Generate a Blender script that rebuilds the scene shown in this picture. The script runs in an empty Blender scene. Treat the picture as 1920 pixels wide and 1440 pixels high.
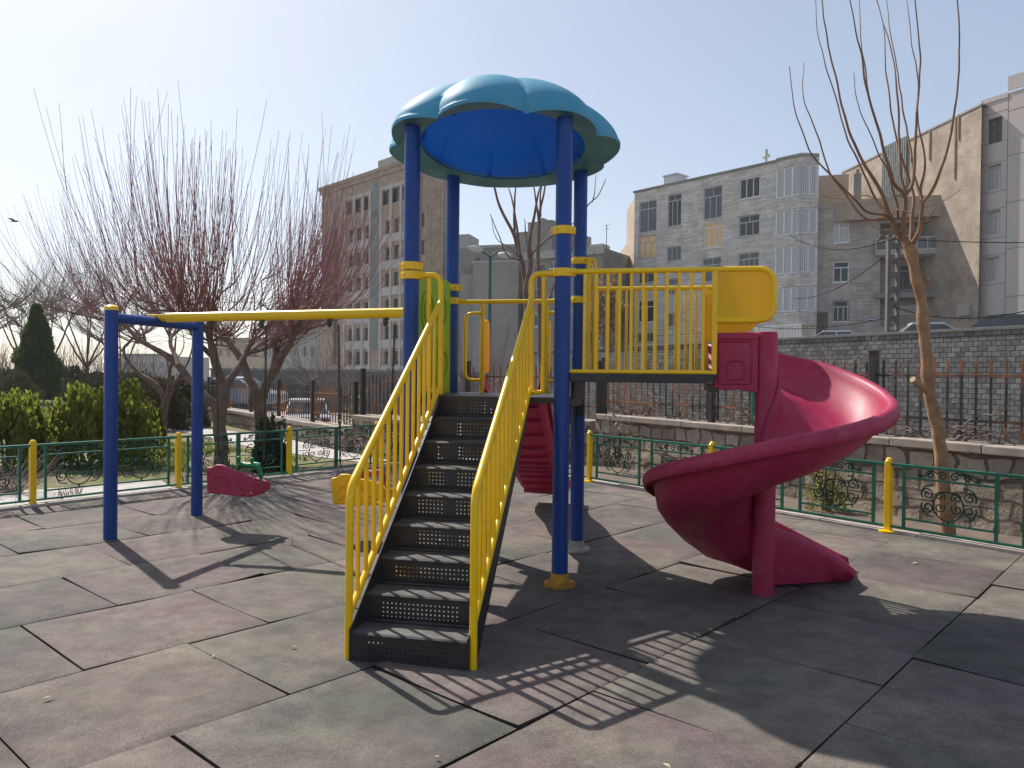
import bpy, math, random
from mathutils import Vector, Matrix, noise
R = math.radians
rnd = random.Random(7)
V = Vector
sc = bpy.context.scene
COL = sc.collection

# ------------------------------------------------------------------ camera
EYE = V((0, 0, 1.5)); FPX = 1440.0
CAMROT = (Matrix.Rotation(R(90 - 0.6), 3, 'X') @ Matrix.Rotation(R(0.6), 3, 'Z'))
cd = bpy.data.cameras.new('camera'); cd.sensor_width = 36; cd.lens = 27.0
cd.clip_start = 0.05; cd.clip_end = 2000
cam = bpy.data.objects.new('camera', cd); COL.objects.link(cam)
cam.matrix_world = Matrix.Translation(EYE) @ CAMROT.to_4x4()
sc.camera = cam

# ------------------------------------------------------------------ light
SUN_AZ = V((-0.629, 0.777, 0)).normalized(); SUN_EL = R(46.8)
to_sun = V((SUN_AZ.x * math.cos(SUN_EL), SUN_AZ.y * math.cos(SUN_EL), math.sin(SUN_EL)))
sl = bpy.data.lights.new('sun', 'SUN'); sl.energy = 3.0; sl.angle = R(0.6); sl.color = (1.0, 0.93, 0.84)
so = bpy.data.objects.new('sun', sl); COL.objects.link(so)
so.rotation_euler = to_sun.to_track_quat('Z', 'Y').to_euler(); so.location = (-20, 25, 40)
w = bpy.data.worlds.new('World'); sc.world = w; w.use_nodes = True
wn = w.node_tree.nodes; wl = w.node_tree.links
bg = wn['Background']; bg.inputs[1].default_value = 0.13
sky = wn.new('ShaderNodeTexSky'); sky.sky_type = 'NISHITA'; sky.sun_disc = False
sky.sun_elevation = SUN_EL; sky.sun_rotation = math.atan2(SUN_AZ.x, SUN_AZ.y)
sky.altitude = 1200; sky.air_density = 1.0; sky.dust_density = 3.2; sky.ozone_density = 1.0
hs = wn.new('ShaderNodeHueSaturation'); hs.inputs['Saturation'].default_value = 0.95
gm_ = wn.new('ShaderNodeGamma'); gm_.inputs[1].default_value = 0.66
wl.new(sky.outputs[0], hs.inputs['Color']); wl.new(hs.outputs[0], gm_.inputs[0]); wl.new(gm_.outputs[0], bg.inputs[0])
sc.view_settings.view_transform = 'Standard'; sc.view_settings.look = 'None'
sc.view_settings.exposure = 1.06; sc.view_settings.gamma = 1.0; sc.view_settings.use_curve_mapping = False
try:
    sc.cycles.max_bounces = 6; sc.cycles.transparent_max_bounces = 12; sc.cycles.caustics_reflective = False
except Exception: pass

# ------------------------------------------------------------------ geometry helpers
def ray(u, v): return CAMROT @ V(((u - 960) / FPX, -(v - 720) / FPX, -1))
def P(u, v, Y): d = ray(u, v); return EYE + d * (Y / d.y)          # point of the view ray at world depth Y
def G(u, v, z=0.0): d = ray(u, v); return EYE + d * ((z - EYE.z) / d.z)   # where it meets the level z

class MB:
    def __init__(s): s.v = []; s.f = []; s.c = []
    def add(s, vs, fs):
        o = len(s.v); s.v += [tuple(p) for p in vs]; s.f += [tuple(i + o for i in f) for f in fs]; return s
    def quad(s, a, b, c, d): return s.add([a, b, c, d], [(0, 1, 2, 3)])
    def poly(s, pts): return s.add(pts, [tuple(range(len(pts)))])
    def box(s, x0, x1, y0, y1, z0, z1, M=None):
        vs = [V((x, y, z)) for z in (z0, z1) for y in (y0, y1) for x in (x0, x1)]
        if M: vs = [M @ p for p in vs]
        return s.add(vs, [(0, 2, 3, 1), (4, 5, 7, 6), (0, 1, 5, 4), (2, 6, 7, 3), (0, 4, 6, 2), (1, 3, 7, 5)])
    def bar(s, a, b, wx, wy, up=V((0, 0, 1))):
        a = V(a); b = V(b); d = (b - a).normalized(); x = d.cross(up)
        if x.length < 1e-4: x = d.cross(V((1, 0, 0)))
        x.normalize(); y = d.cross(x).normalized(); x = x * wx / 2; y = y * wy / 2
        vs = [a - x - y, a + x - y, a + x + y, a - x + y, b - x - y, b + x - y, b + x + y, b - x + y]
        return s.add(vs, [(0, 1, 2, 3), (7, 6, 5, 4), (0, 4, 5, 1), (1, 5, 6, 2), (2, 6, 7, 3), (3, 7, 4, 0)])
    def prism(s, pts, d):
        n = len(pts); d = V(d); p = [V(q) for q in pts]
        return s.add(p + [q + d for q in p], [tuple(range(n - 1, -1, -1)), tuple(range(n, 2 * n))] +
                     [(i, (i + 1) % n, n + (i + 1) % n, n + i) for i in range(n)])
    def tube(s, path, r, n=8, cap=True, closed=False):
        p = [V(q) for q in path]; m = len(p)
        rr = r if isinstance(r, (list, tuple)) else [r] * m
        T = []
        for i in range(m):
            if closed: t = p[(i + 1) % m] - p[i - 1]
            else: t = p[min(i + 1, m - 1)] - p[max(i - 1, 0)]
            T.append(t.normalized() if t.length > 1e-9 else V((0, 0, 1)))
        ref = V((0, 0, 1)) if abs(T[0].z) < 0.9 else V((1, 0, 0))
        x = T[0].cross(ref).normalized(); vs = []
        for i in range(m):
            x = x - T[i] * x.dot(T[i])
            if x.length < 1e-6: x = T[i].orthogonal()
            x.normalize(); y = T[i].cross(x)
            for k in range(n):
                a = 2 * math.pi * k / n; vs.append(p[i] + (x * math.cos(a) + y * math.sin(a)) * rr[i])
        fs = []
        for i in range(m if closed else m - 1):
            j = (i + 1) % m
            for k in range(n):
                fs.append((i * n + k, i * n + (k + 1) % n, j * n + (k + 1) % n, j * n + k))
        if cap and not closed:
            fs.append(tuple(range(n - 1, -1, -1))); fs.append(tuple((m - 1) * n + k for k in range(n)))
        return s.add(vs, fs)
    def lathe(s, prof, n=24, M=None):
        vs = []; fs = []
        for (r, z) in prof:
            for k in range(n):
                a = 2 * math.pi * k / n; q = V((r * math.cos(a), r * math.sin(a), z)); vs.append(M @ q if M else q)
        for i in range(len(prof) - 1):
            for k in range(n):
                fs.append((i * n + k, i * n + (k + 1) % n, (i + 1) * n + (k + 1) % n, (i + 1) * n + k))
        fs.append(tuple(range(n - 1, -1, -1))); fs.append(tuple((len(prof) - 1) * n + k for k in range(n)))
        return s.add(vs, fs)
    def cyl(s, a, b, r, n=16): return s.tube([a, b], r, n)
    def ball(s, c, r, n=12, m=8, sq=(1, 1, 1)):
        prof = []; vs = []; fs = []
        for i in range(m + 1):
            t = math.pi * i / m
            for k in range(n):
                a = 2 * math.pi * k / n
                vs.append(V(c) + V((r * sq[0] * math.sin(t) * math.cos(a), r * sq[1] * math.sin(t) * math.sin(a), -r * sq[2] * math.cos(t))))
        for i in range(m):
            for k in range(n): fs.append((i * n + k, i * n + (k + 1) % n, (i + 1) * n + (k + 1) % n, (i + 1) * n + k))
        return s.add(vs, fs)
    def grid(s, rows, closed=False):
        n = len(rows[0]); o = [q for r in rows for q in r]; fs = []
        for i in range(len(rows) - 1):
            for k in range(n if closed else n - 1):
                k2 = (k + 1) % n; fs.append((i * n + k, i * n + k2, (i + 1) * n + k2, (i + 1) * n + k))
        return s.add(o, fs)
    def build(s, name, m, parent=None, smooth=None, bevel=0, local=False, solid=0):
        me = bpy.data.meshes.new(name); me.from_pydata(s.v, [], s.f); me.update()
        if len(s.c) == len(s.f) and s.c:
            at = me.color_attributes.new('tint', 'FLOAT_COLOR', 'CORNER'); i = 0
            for pg in me.polygons:
                for _ in range(pg.loop_total): at.data[i].color = s.c[pg.index]; i += 1
        if m is not None: me.materials.append(m)
        if smooth is not None:
            me.shade_smooth()
            if smooth < 179: me.set_sharp_from_angle(angle=R(smooth))
        o = bpy.data.objects.new(name, me); COL.objects.link(o)
        if parent is not None:
            o.parent = parent
            if not local: o.matrix_parent_inverse = WM(parent).inverted()
        if solid:
            md = o.modifiers.new('thickness', 'SOLIDIFY'); md.thickness = abs(solid); md.offset = 1 if solid > 0 else -1
        if bevel:
            md = o.modifiers.new('bevel', 'BEVEL'); md.width = bevel; md.segments = 2; md.limit_method = 'ANGLE'; md.angle_limit = R(40)
        return o

def WM(o):                                   # world matrix without a depsgraph update
    if o.parent is None: return o.matrix_basis.copy()
    return WM(o.parent) @ o.matrix_parent_inverse @ o.matrix_basis
def tag(o, label, cat, group=None):
    o['label'] = label; o['category'] = cat
    if group: o['group'] = group
    return o
def thing(name, loc, label, cat, group=None, rz=0.0):
    o = bpy.data.objects.new(name, None); COL.objects.link(o); o.empty_display_size = 0.2
    o.matrix_basis = Matrix.Translation(V(loc)) @ Matrix.Rotation(rz, 4, 'Z')
    return tag(o, label, cat, group)
def struct(o, kind='structure'): o['kind'] = kind; return o
def fillet(pts, rads, n=7):
    """polyline with rounded corners"""
    p = [V(q) for q in pts]; out = [p[0]]
    for i in range(1, len(p) - 1):
        r = rads if not isinstance(rads, (list, tuple)) else rads[i - 1]
        if r <= 0: out.append(p[i]); continue
        a = (p[i - 1] - p[i]).normalized(); b = (p[i + 1] - p[i]).normalized()
        ang = a.angle(b); t = min(r / math.tan(ang / 2), (p[i - 1] - p[i]).length * .49, (p[i + 1] - p[i]).length * .49)
        s, e = p[i] + a * t, p[i] + b * t
        for k in range(n + 1):
            f = k / n; out.append(s * (1 - f) ** 2 + p[i] * 2 * f * (1 - f) + e * f * f)
    out.append(p[-1]); return out
def smooth_path(pts, k=5):
    p = [V(q) for q in pts]; q = [p[0] * 2 - p[1]] + p + [p[-1] * 2 - p[-2]]; out = []
    for i in range(1, len(q) - 2):
        for j in range(k):
            t = j / k; a, b, c, d = q[i - 1], q[i], q[i + 1], q[i + 2]
            out.append(0.5 * ((2 * b) + (c - a) * t + (2 * a - 5 * b + 4 * c - d) * t * t + (3 * b - a - 3 * c + d) * t ** 3))
    out.append(p[-1]); return out
def taper(n, r0, r1, pw=1.0): return [r0 + (r1 - r0) * (i / (n - 1)) ** pw for i in range(n)]

# ------------------------------------------------------------------ materials
def newmat(name):
    m = bpy.data.materials.new(name); m.use_nodes = True; nt = m.node_tree
    return m, nt, nt.nodes['Principled BSDF'], nt.nodes['Material Output']
def N(nt, t, **kw):
    n = nt.nodes.new(t)
    for k, v in kw.items():
        if k in n.inputs: n.inputs[k].default_value = v
        else: setattr(n, k, v)
    return n
def coords(nt, kind='Object'): return N(nt, 'ShaderNodeTexCoord').outputs[kind]
def mixc(nt, fac, a, b, mode='MIX'):
    n = N(nt, 'ShaderNodeMix', data_type='RGBA', blend_type=mode)
    for i, x in ((0, fac), (6, a), (7, b)):
        if hasattr(x, 'is_linked') or hasattr(x, 'links'): nt.links.new(x, n.inputs[i])
        else: n.inputs[i].default_value = x if i == 0 else (*x, 1) if len(x) == 3 else x
    return n.outputs[2]
def ramp(nt, fac, a, b, ca=(0, 0, 0, 1), cb=(1, 1, 1, 1)):
    r = N(nt, 'ShaderNodeValToRGB'); r.color_ramp.elements[0].position = a; r.color_ramp.elements[1].position = b
    r.color_ramp.elements[0].color = ca; r.color_ramp.elements[1].color = cb; nt.links.new(fac, r.inputs[0]); return r.outputs[0]
def noisef(nt, vec, scale, detail=4, rough=.6):
    n = N(nt, 'ShaderNodeTexNoise', Scale=scale, Detail=detail, Roughness=rough); nt.links.new(vec, n.inputs['Vector']); return n.outputs[0]
def bump(nt, h, bsdf, strength=.3, dist=.01):
    b = N(nt, 'ShaderNodeBump', Strength=strength, Distance=dist); nt.links.new(h, b.inputs['Height']); nt.links.new(b.outputs[0], bsdf.inputs['Normal']); return b
def translucent(nt, bs, out, col, fac):
    tr = N(nt, 'ShaderNodeBsdfTranslucent'); tr.inputs[0].default_value = (*col, 1)
    mx = N(nt, 'ShaderNodeMixShader'); mx.inputs[0].default_value = fac
    nt.links.new(bs.outputs[0], mx.inputs[1]); nt.links.new(tr.outputs[0], mx.inputs[2]); nt.links.new(mx.outputs[0], out.inputs[0])
def pm(name, col, rough=.5, col2=None, scale=6, lo=.35, hi=.65, bmp=0, bscale=None, bdist=.004, metal=0, spec=.5, trans=0, transcol=None, dust=0, dustcol=(.35, .33, .3), coat=0):
    m, nt, bs, out = newmat(name); v = coords(nt)
    c2 = col2 or tuple(x * .78 for x in col)
    f = ramp(nt, noisef(nt, v, scale), lo, hi)
    c = mixc(nt, f, col, c2)
    if dust:
        df = ramp(nt, noisef(nt, v, scale * 3.1, 6, .7), .5, .8); mm = N(nt, 'ShaderNodeMath', operation='MULTIPLY'); nt.links.new(df, mm.inputs[0]); mm.inputs[1].default_value = dust
        c = mixc(nt, mm.outputs[0], c, dustcol)
    nt.links.new(c, bs.inputs['Base Color'])
    bs.inputs['Metallic'].default_value = metal; bs.inputs['Specular IOR Level'].default_value = spec
    if coat: bs.inputs['Coat Weight'].default_value = coat; bs.inputs['Coat Roughness'].default_value = .15
    rr = N(nt, 'ShaderNodeMapRange'); rr.inputs[3].default_value = max(0, rough - .1); rr.inputs[4].default_value = min(1, rough + .12)
    nt.links.new(noisef(nt, v, scale * 2.3), rr.inputs[0]); nt.links.new(rr.outputs[0], bs.inputs['Roughness'])
    if bmp: bump(nt, noisef(nt, v, bscale or scale * 8, 6, .65), bs, bmp, bdist)
    if trans: translucent(nt, bs, out, transcol or col, trans)
    return m
YELLOW = pm('yellow_paint', (.96, .60, .002), .3, (.90, .53, .002), 4, dust=.3, dustcol=(.55, .31, .02), bmp=.05, bscale=30)
YPANEL = pm('yellow_plastic', (.94, .58, .002), .42, (.88, .52, .002), 3, dust=.15, dustcol=(.5, .3, .03), trans=.22, transcol=(1.0, .66, .01))
BLUE = pm('blue_paint', (.007, .056, .29), .34, (.006, .046, .235), 3, dust=.3, dustcol=(.05, .10, .24), spec=.35)
GREENF = pm('green_fence_paint', (.008, .17, .10), .38, (.006, .12, .075), 9, dust=.25, dustcol=(.05, .12, .08))
BLACKM = pm('black_step_coating', (.016, .016, .018), .42, (.028, .027, .027), 7, dust=.3, dustcol=(.1, .095, .09), bmp=.25, bscale=90, bdist=.002)
RED = pm('red_plastic', (.43, .020, .085), .5, (.37, .016, .072), 2.5, dust=.55, dustcol=(.50, .13, .19), trans=.12, transcol=(.6, .03, .1), bmp=.04, bscale=25)
LIME = pm('lime_plastic', (.36, .55, .02), .4, (.30, .47, .02), 3, dust=.2, dustcol=(.3, .36, .08), trans=.25, transcol=(.45, .7, .03))
TEAL = pm('teal_roof_plastic', (.10, .44, .60), .58, (.08, .38, .54), 2.2, dust=.75, dustcol=(.25, .43, .50), trans=.28, transcol=(.06, .45, .8))
TEALU = pm('teal_flange_plastic', (.09, .32, .40), .5, (.05, .2, .27), 2.2, dust=.2, dustcol=(.15, .3, .34))
LINER = pm('blue_liner_plastic', (.003, .12, .42), .4, (.002, .08, .32), 2.2, trans=.4, transcol=(.004, .28, .75))
SCROLL = pm('dark_green_scroll_paint', (.008, .075, .05), .7, (.006, .05, .035), 9, spec=.15)
CABLE = pm('black_cable', (.012, .012, .012), .9, spec=.05)
GREENW = pm('green_plastic', (.01, .25, .08), .35)
CHAIN = pm('steel_chain', (.10, .085, .07), .5, (.05, .04, .035), 30, metal=.6)
IRON = pm('rusty_iron', (.018, .016, .016), .6, (.30, .105, .032), 1.3, lo=.43, hi=.56, bmp=.2, bscale=80)
IRONB = pm('black_iron', (.016, .015, .016), .55, (.05, .03, .02), 3)
CURB = pm('curb_stone', (.52, .47, .42), .85, (.36, .31, .27), 5, bmp=.3, bscale=60, dust=.3, dustcol=(.2, .15, .11))
CAPSTONE = pm('cap_stone', (.40, .34, .28), .85, (.27, .225, .19), 5, bmp=.4, bscale=50, dust=.3, dustcol=(.16, .13, .11))
CONC = pm('weathered_concrete', (.30, .28, .26), .9, (.22, .205, .19), .5, bmp=.15, bscale=20, dust=.4, dustcol=(.16, .15, .14))
CONCL = pm('pale_concrete', (.42, .40, .37), .9, (.34, .32, .30), .4, bmp=.1, bscale=20)
PLASTER = pm('beige_plaster', (.56, .45, .33), .9, (.47, .37, .27), .5, bmp=.2, bscale=10, dust=.3, dustcol=(.3, .24, .18))
BROWNW = pm('brown_render_wall', (.42, .34, .27), .92, (.27, .215, .17), .7, lo=.38, hi=.62, bmp=.6, bscale=5, bdist=.06, dust=.7, dustcol=(.19, .15, .12))
PANELG = pm('grey_cladding', (.48, .42, .39), .5, (.43, .375, .35), .4, bmp=.02)
WHITEF = pm('white_window_frame', (.82, .82, .80), .5)
DARKF = pm('dark_window_frame', (.10, .10, .10), .5)
GREYF = pm('grey_window_frame', (.52, .52, .51), .5)
ALU = pm('aluminium', (.5, .5, .5), .35, metal=.7)
ASPH = pm('asphalt', (.055, .054, .053), .9, (.075, .073, .07), 2, bmp=.3, bscale=120)
BARK = pm('brown_bark', (.21, .14, .105), .9, (.12, .083, .062), 9, bmp=.5, bscale=30, bdist=.01)
BARKP = pm('pale_tan_bark', (.42, .25, .13), .85, (.25, .14, .072), 7, bmp=.7, bscale=22, bdist=.012, dust=.5, dustcol=(.12, .08, .05))
WHIP = pm('reddish_twig_bark', (.34, .155, .155), .7, (.24, .115, .11), 5)
TWIG = pm('grey_twig_bark', (.27, .205, .18), .9, (.18, .135, .12), 5)
CUTW = pm('cut_wood', (.55, .40, .24), .9)
POLEG = pm('green_lamp_post', (.03, .10, .08), .5)
SIGNB = pm('blue_enamel', (.03, .10, .30), .4)

def glass(name, col, rough=.08, spec=.6):
    m, nt, bs, out = newmat(name); v = coords(nt)
    f = ramp(nt, noisef(nt, v, .9, 2), .4, .6); nt.links.new(mixc(nt, f, col, tuple(x * .65 for x in col)), bs.inputs['Base Color'])
    bs.inputs['Roughness'].default_value = rough; bs.inputs['Specular IOR Level'].default_value = spec; return m
GLASSD = glass('dark_window_glass', (.028, .03, .033)); GLASSM = glass('grey_window_glass', (.10, .10, .10))
def curtain_mat(name, a, b):
    m, nt, bs, out = newmat(name); v = coords(nt)
    wv = N(nt, 'ShaderNodeTexWave', Scale=3.2, Distortion=2.0, Detail=2.0); wv.wave_type = 'BANDS'; wv.bands_direction = 'X'; nt.links.new(v, wv.inputs[0])
    nt.links.new(mixc(nt, wv.outputs[1], a, b), bs.inputs['Base Color']); bs.inputs['Roughness'].default_value = .12; bs.inputs['Specular IOR Level'].default_value = .6; return m
GLASSC = curtain_mat('curtained_glass', (.62, .60, .57), (.27, .27, .265))
GLASSO = curtain_mat('orange_curtained_glass', (.78, .50, .22), (.68, .43, .18))

def brickmat(name, c1, c2, mortar, bw, bh, ms=.01, bmp=.4, distort=0, blotch=.25, rough=.88, bdist=.01, bias=0.0, mix_noise=(.0, 1.0)):
    m, nt, bs, out = newmat(name); v = coords(nt)
    sp = N(nt, 'ShaderNodeSeparateXYZ'); nt.links.new(v, sp.inputs[0])
    ad = N(nt, 'ShaderNodeMath', operation='ADD'); nt.links.new(sp.outputs[0], ad.inputs[0]); nt.links.new(sp.outputs[1], ad.inputs[1])
    cb = N(nt, 'ShaderNodeCombineXYZ'); nt.links.new(ad.outputs[0], cb.inputs[0]); nt.links.new(sp.outputs[2], cb.inputs[1])
    vec = cb.outputs[0]
    if distort:
        nn = N(nt, 'ShaderNodeTexNoise', Scale=2.6, Detail=2.0); nt.links.new(v, nn.inputs['Vector'])
        vm = N(nt, 'ShaderNodeVectorMath', operation='MULTIPLY_ADD'); nt.links.new(nn.outputs[1], vm.inputs[0]); vm.inputs[1].default_value = (distort, distort, 0); nt.links.new(vec, vm.inputs[2]); vec = vm.outputs[0]
    br = N(nt, 'ShaderNodeTexBrick'); nt.links.new(vec, br.inputs['Vector']); br.offset = .5
    br.inputs['Color1'].default_value = (*c1, 1); br.inputs['Color2'].default_value = (*c2, 1); br.inputs['Mortar'].default_value = (*mortar, 1)
    br.inputs['Scale'].default_value = 1.0; br.inputs['Mortar Size'].default_value = ms; br.inputs['Brick Width'].default_value = bw; br.inputs['Row Height'].default_value = bh
    br.inputs['Mortar Smooth'].default_value = .3; br.inputs['Bias'].default_value = bias
    f = ramp(nt, noisef(nt, v, 1.1, 5, .65), .35, .7, (1 - blotch,) * 3 + (1,), (1 + blotch * .35,) * 3 + (1,))
    c = mixc(nt, 1.0, br.outputs[0], f, 'MULTIPLY')
    g = ramp(nt, noisef(nt, v, 14, 5, .7), .25, .75, (.8, .8, .8, 1), (1.15, 1.15, 1.15, 1))
    c = mixc(nt, 1.0, c, g, 'MULTIPLY')
    nt.links.new(c, bs.inputs['Base Color']); bs.inputs['Roughness'].default_value = rough; bs.inputs['Specular IOR Level'].default_value = .25
    iv = N(nt, 'ShaderNodeMath', operation='MULTIPLY_ADD'); nt.links.new(br.outputs[1], iv.inputs[0]); iv.inputs[1].default_value = -1.0
    nt.links.new(noisef(nt, v, 9, 5, .7), iv.inputs[2])
    bump(nt, iv.outputs[0], bs, bmp, bdist); return m
BRICKL = brickmat('grey_roman_brick', (.84, .775, .70), (.60, .55, .50), (.50, .455, .42), .9, .14, .022, .5, bdist=.02)
BRICKE = brickmat('dark_roman_brick', (.64, .545, .49), (.46, .39, .35), (.38, .33, .30), .9, .12, .02, .5, bdist=.02)
BRICKA = brickmat('tan_brick', (.50, .365, .275), (.40, .29, .215), (.34, .28, .23), .55, .17, .02, .3, bdist=.01)
BLOCK = brickmat('grey_block_stone', (.22, .216, .21), (.115, .115, .117), (.04, .039, .038), .25, .145, .011, .9, distort=.03, bdist=.05, blotch=.3)
STONE = brickmat('rough_field_stone', (.50, .43, .335), (.30, .25, .195), (.18, .135, .105), .27, .215, .02, .9, distort=.24, bdist=.04, blotch=.35)
PAVER = brickmat('pale_path_pavers', (.46, .43, .40), (.38, .355, .335), (.2, .185, .17), .4, .4, .012, .3)

def pavemat():
    m, nt, bs, out = newmat('pale_path_paving'); v = coords(nt)
    br = N(nt, 'ShaderNodeTexBrick'); nt.links.new(v, br.inputs['Vector']); br.offset = 0
    br.inputs['Color1'].default_value = (.50, .47, .45, 1); br.inputs['Color2'].default_value = (.42, .395, .38, 1); br.inputs['Mortar'].default_value = (.22, .2, .19, 1)
    br.inputs['Scale'].default_value = 1; br.inputs['Mortar Size'].default_value = .008; br.inputs['Brick Width'].default_value = .4; br.inputs['Row Height'].default_value = .4
    f = ramp(nt, noisef(nt, v, 1.5, 5), .3, .7, (.8, .8, .8, 1), (1.05, 1.05, 1.05, 1))
    nt.links.new(mixc(nt, 1.0, br.outputs[0], f, 'MULTIPLY'), bs.inputs['Base Color']); bs.inputs['Roughness'].default_value = .9; return m
PATH = pavemat()
def lawnmat():
    m, nt, bs, out = newmat('patchy_lawn_soil'); v = coords(nt)
    f = ramp(nt, noisef(nt, v, .8, 5, .65), .42, .58); c = mixc(nt, f, (.20, .15, .10), (.15, .17, .035))
    g = ramp(nt, noisef(nt, v, 25, 5, .7), .3, .7, (.65, .65, .65, 1), (1.2, 1.2, 1.2, 1))
    nt.links.new(mixc(nt, 1.0, c, g, 'MULTIPLY'), bs.inputs['Base Color']); bs.inputs['Roughness'].default_value = .95
    bump(nt, noisef(nt, v, 40, 6, .7), bs, .8, .02); return m
LAWN = lawnmat()
def rubbermat():
    m, nt, bs, out = newmat('recycled_rubber_tile'); v = coords(nt)
    at = N(nt, 'ShaderNodeAttribute', attribute_name='tint')
    f1 = ramp(nt, noisef(nt, v, 1.3, 4, .55), .38, .62)
    c = mixc(nt, f1, (.86, .93, .86), (1.12, 1.0, 1.02)); c = mixc(nt, 1.0, at.outputs[0], c, 'MULTIPLY'); c = mixc(nt, 1.0, c, (.79, .77, .765), 'MULTIPLY')
    hue = ramp(nt, noisef(nt, v, .9, 5, .6), .45, .72); mm = N(nt, 'ShaderNodeMath', operation='MULTIPLY'); nt.links.new(hue, mm.inputs[0]); mm.inputs[1].default_value = .55
    c = mixc(nt, mm.outputs[0], c, (.29, .255, .20))
    st = ramp(nt, noisef(nt, v, 2.1, 6, .65), .66, .76); m2 = N(nt, 'ShaderNodeMath', operation='MULTIPLY'); nt.links.new(st, m2.inputs[0]); m2.inputs[1].default_value = .62
    c = mixc(nt, m2.outputs[0], c, (.045, .043, .042))
    dk = ramp(nt, noisef(nt, v, 5.5, 6, .72), .36, .62, (.70, .69, .685, 1), (1.08, 1.08, 1.08, 1)); c = mixc(nt, 1.0, c, dk, 'MULTIPLY')
    gr = ramp(nt, noisef(nt, v, 125, 4, .85), .3, .72, (.42, .42, .42, 1), (1.5, 1.5, 1.5, 1)); c = mixc(nt, 1.0, c, gr, 'MULTIPLY')
    sp = ramp(nt, noisef(nt, v, 95, 2, .5), .73, .78); m3 = N(nt, 'ShaderNodeMath', operation='MULTIPLY'); nt.links.new(sp, m3.inputs[0]); m3.inputs[1].default_value = .5
    c = mixc(nt, m3.outputs[0], c, (.4, .37, .33))
    nt.links.new(c, bs.inputs['Base Color']); bs.inputs['Roughness'].default_value = .86; bs.inputs['Specular IOR Level'].default_value = .3
    bump(nt, noisef(nt, v, 150, 4, .75), bs, .55, .004); return m
RUBBER = rubbermat()
def leafmat(name, a, b, tr=.35):
    m, nt, bs, out = newmat(name); v = coords(nt)
    f = ramp(nt, noisef(nt, v, 3.5, 4, .7), .3, .7); nt.links.new(mixc(nt, f, a, b), bs.inputs['Base Color']); bs.inputs['Roughness'].default_value = .6; bs.inputs['Specular IOR Level'].default_value = .25
    translucent(nt, bs, out, tuple(x * 1.6 for x in a), tr); return m
THUJA = leafmat('thuja_foliage', (.20, .235, .036), (.09, .12, .024), .45)
CYPR = leafmat('cypress_foliage', (.08, .125, .04), (.042, .066, .022), .3)
DARKLEAF = leafmat('dark_hedge_foliage', (.05, .052, .026), (.085, .06, .035), .2)
PALELEAF = leafmat('pale_shrub_leaf', (.24, .22, .10), (.11, .13, .04))
DRYLEAF = leafmat('dry_leaf', (.22, .14, .08), (.13, .085, .05))
GRASS = leafmat('grass_blade', (.13, .16, .03), (.19, .17, .06))

def perforated():
    """black sheet steel with real holes: rows of round openings on the risers"""
    m, nt, bs, out = newmat('perforated_black_steel'); v = coords(nt)
    f = ramp(nt, noisef(nt, v, 7), .35, .65); c = mixc(nt, f, (.016, .016, .018), (.028, .027, .027))
    nt.links.new(c, bs.inputs['Base Color']); bs.inputs['Roughness'].default_value = .42
    sp = N(nt, 'ShaderNodeSeparateXYZ'); nt.links.new(v, sp.inputs[0])
    def cell(sock, off, pitch):
        a = N(nt, 'ShaderNodeMath', operation='ADD'); nt.links.new(sock, a.inputs[0]); a.inputs[1].default_value = off
        d = N(nt, 'ShaderNodeMath', operation='DIVIDE'); nt.links.new(a.outputs[0], d.inputs[0]); d.inputs[1].default_value = pitch
        fr = N(nt, 'ShaderNodeMath', operation='FRACT'); nt.links.new(d.outputs[0], fr.inputs[0])
        s = N(nt, 'ShaderNodeMath', operation='SUBTRACT'); nt.links.new(fr.outputs[0], s.inputs[0]); s.inputs[1].default_value = .5
        q = N(nt, 'ShaderNodeMath', operation='POWER'); nt.links.new(s.outputs[0], q.inputs[0]); q.inputs[1].default_value = 2.0
        mu = N(nt, 'ShaderNodeMath', operation='MULTIPLY'); nt.links.new(q.outputs[0], mu.inputs[0]); mu.inputs[1].default_value = pitch * pitch; return mu.outputs[0]
    px = cell(sp.outputs[0], 10.0, .0245); pz = cell(sp.outputs[2], 10.0, .0245)
    ad = N(nt, 'ShaderNodeMath', operation='ADD'); nt.links.new(px, ad.inputs[0]); nt.links.new(pz, ad.inputs[1])
    lt = N(nt, 'ShaderNodeMath', operation='LESS_THAN'); nt.links.new(ad.outputs[0], lt.inputs[0]); lt.inputs[1].default_value = .0044 ** 2
    tr = N(nt, 'ShaderNodeBsdfTransparent'); mx = N(nt, 'ShaderNodeMixShader')
    nt.links.new(lt.outputs[0], mx.inputs[0]); nt.links.new(bs.outputs[0], mx.inputs[1]); nt.links.new(tr.outputs[0], mx.inputs[2]); nt.links.new(mx.outputs[0], out.inputs[0])
    return m
PERF = perforated()

TREADM = pm('worn_sunlit_tread', (.15, .145, .14), .45, (.06, .058, .057), 9, lo=.3, hi=.7, dust=.5, dustcol=(.2, .19, .18), bmp=.4, bscale=70, bdist=.002)  # worn grey, with sun on the treads painted in as extra lightness
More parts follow.
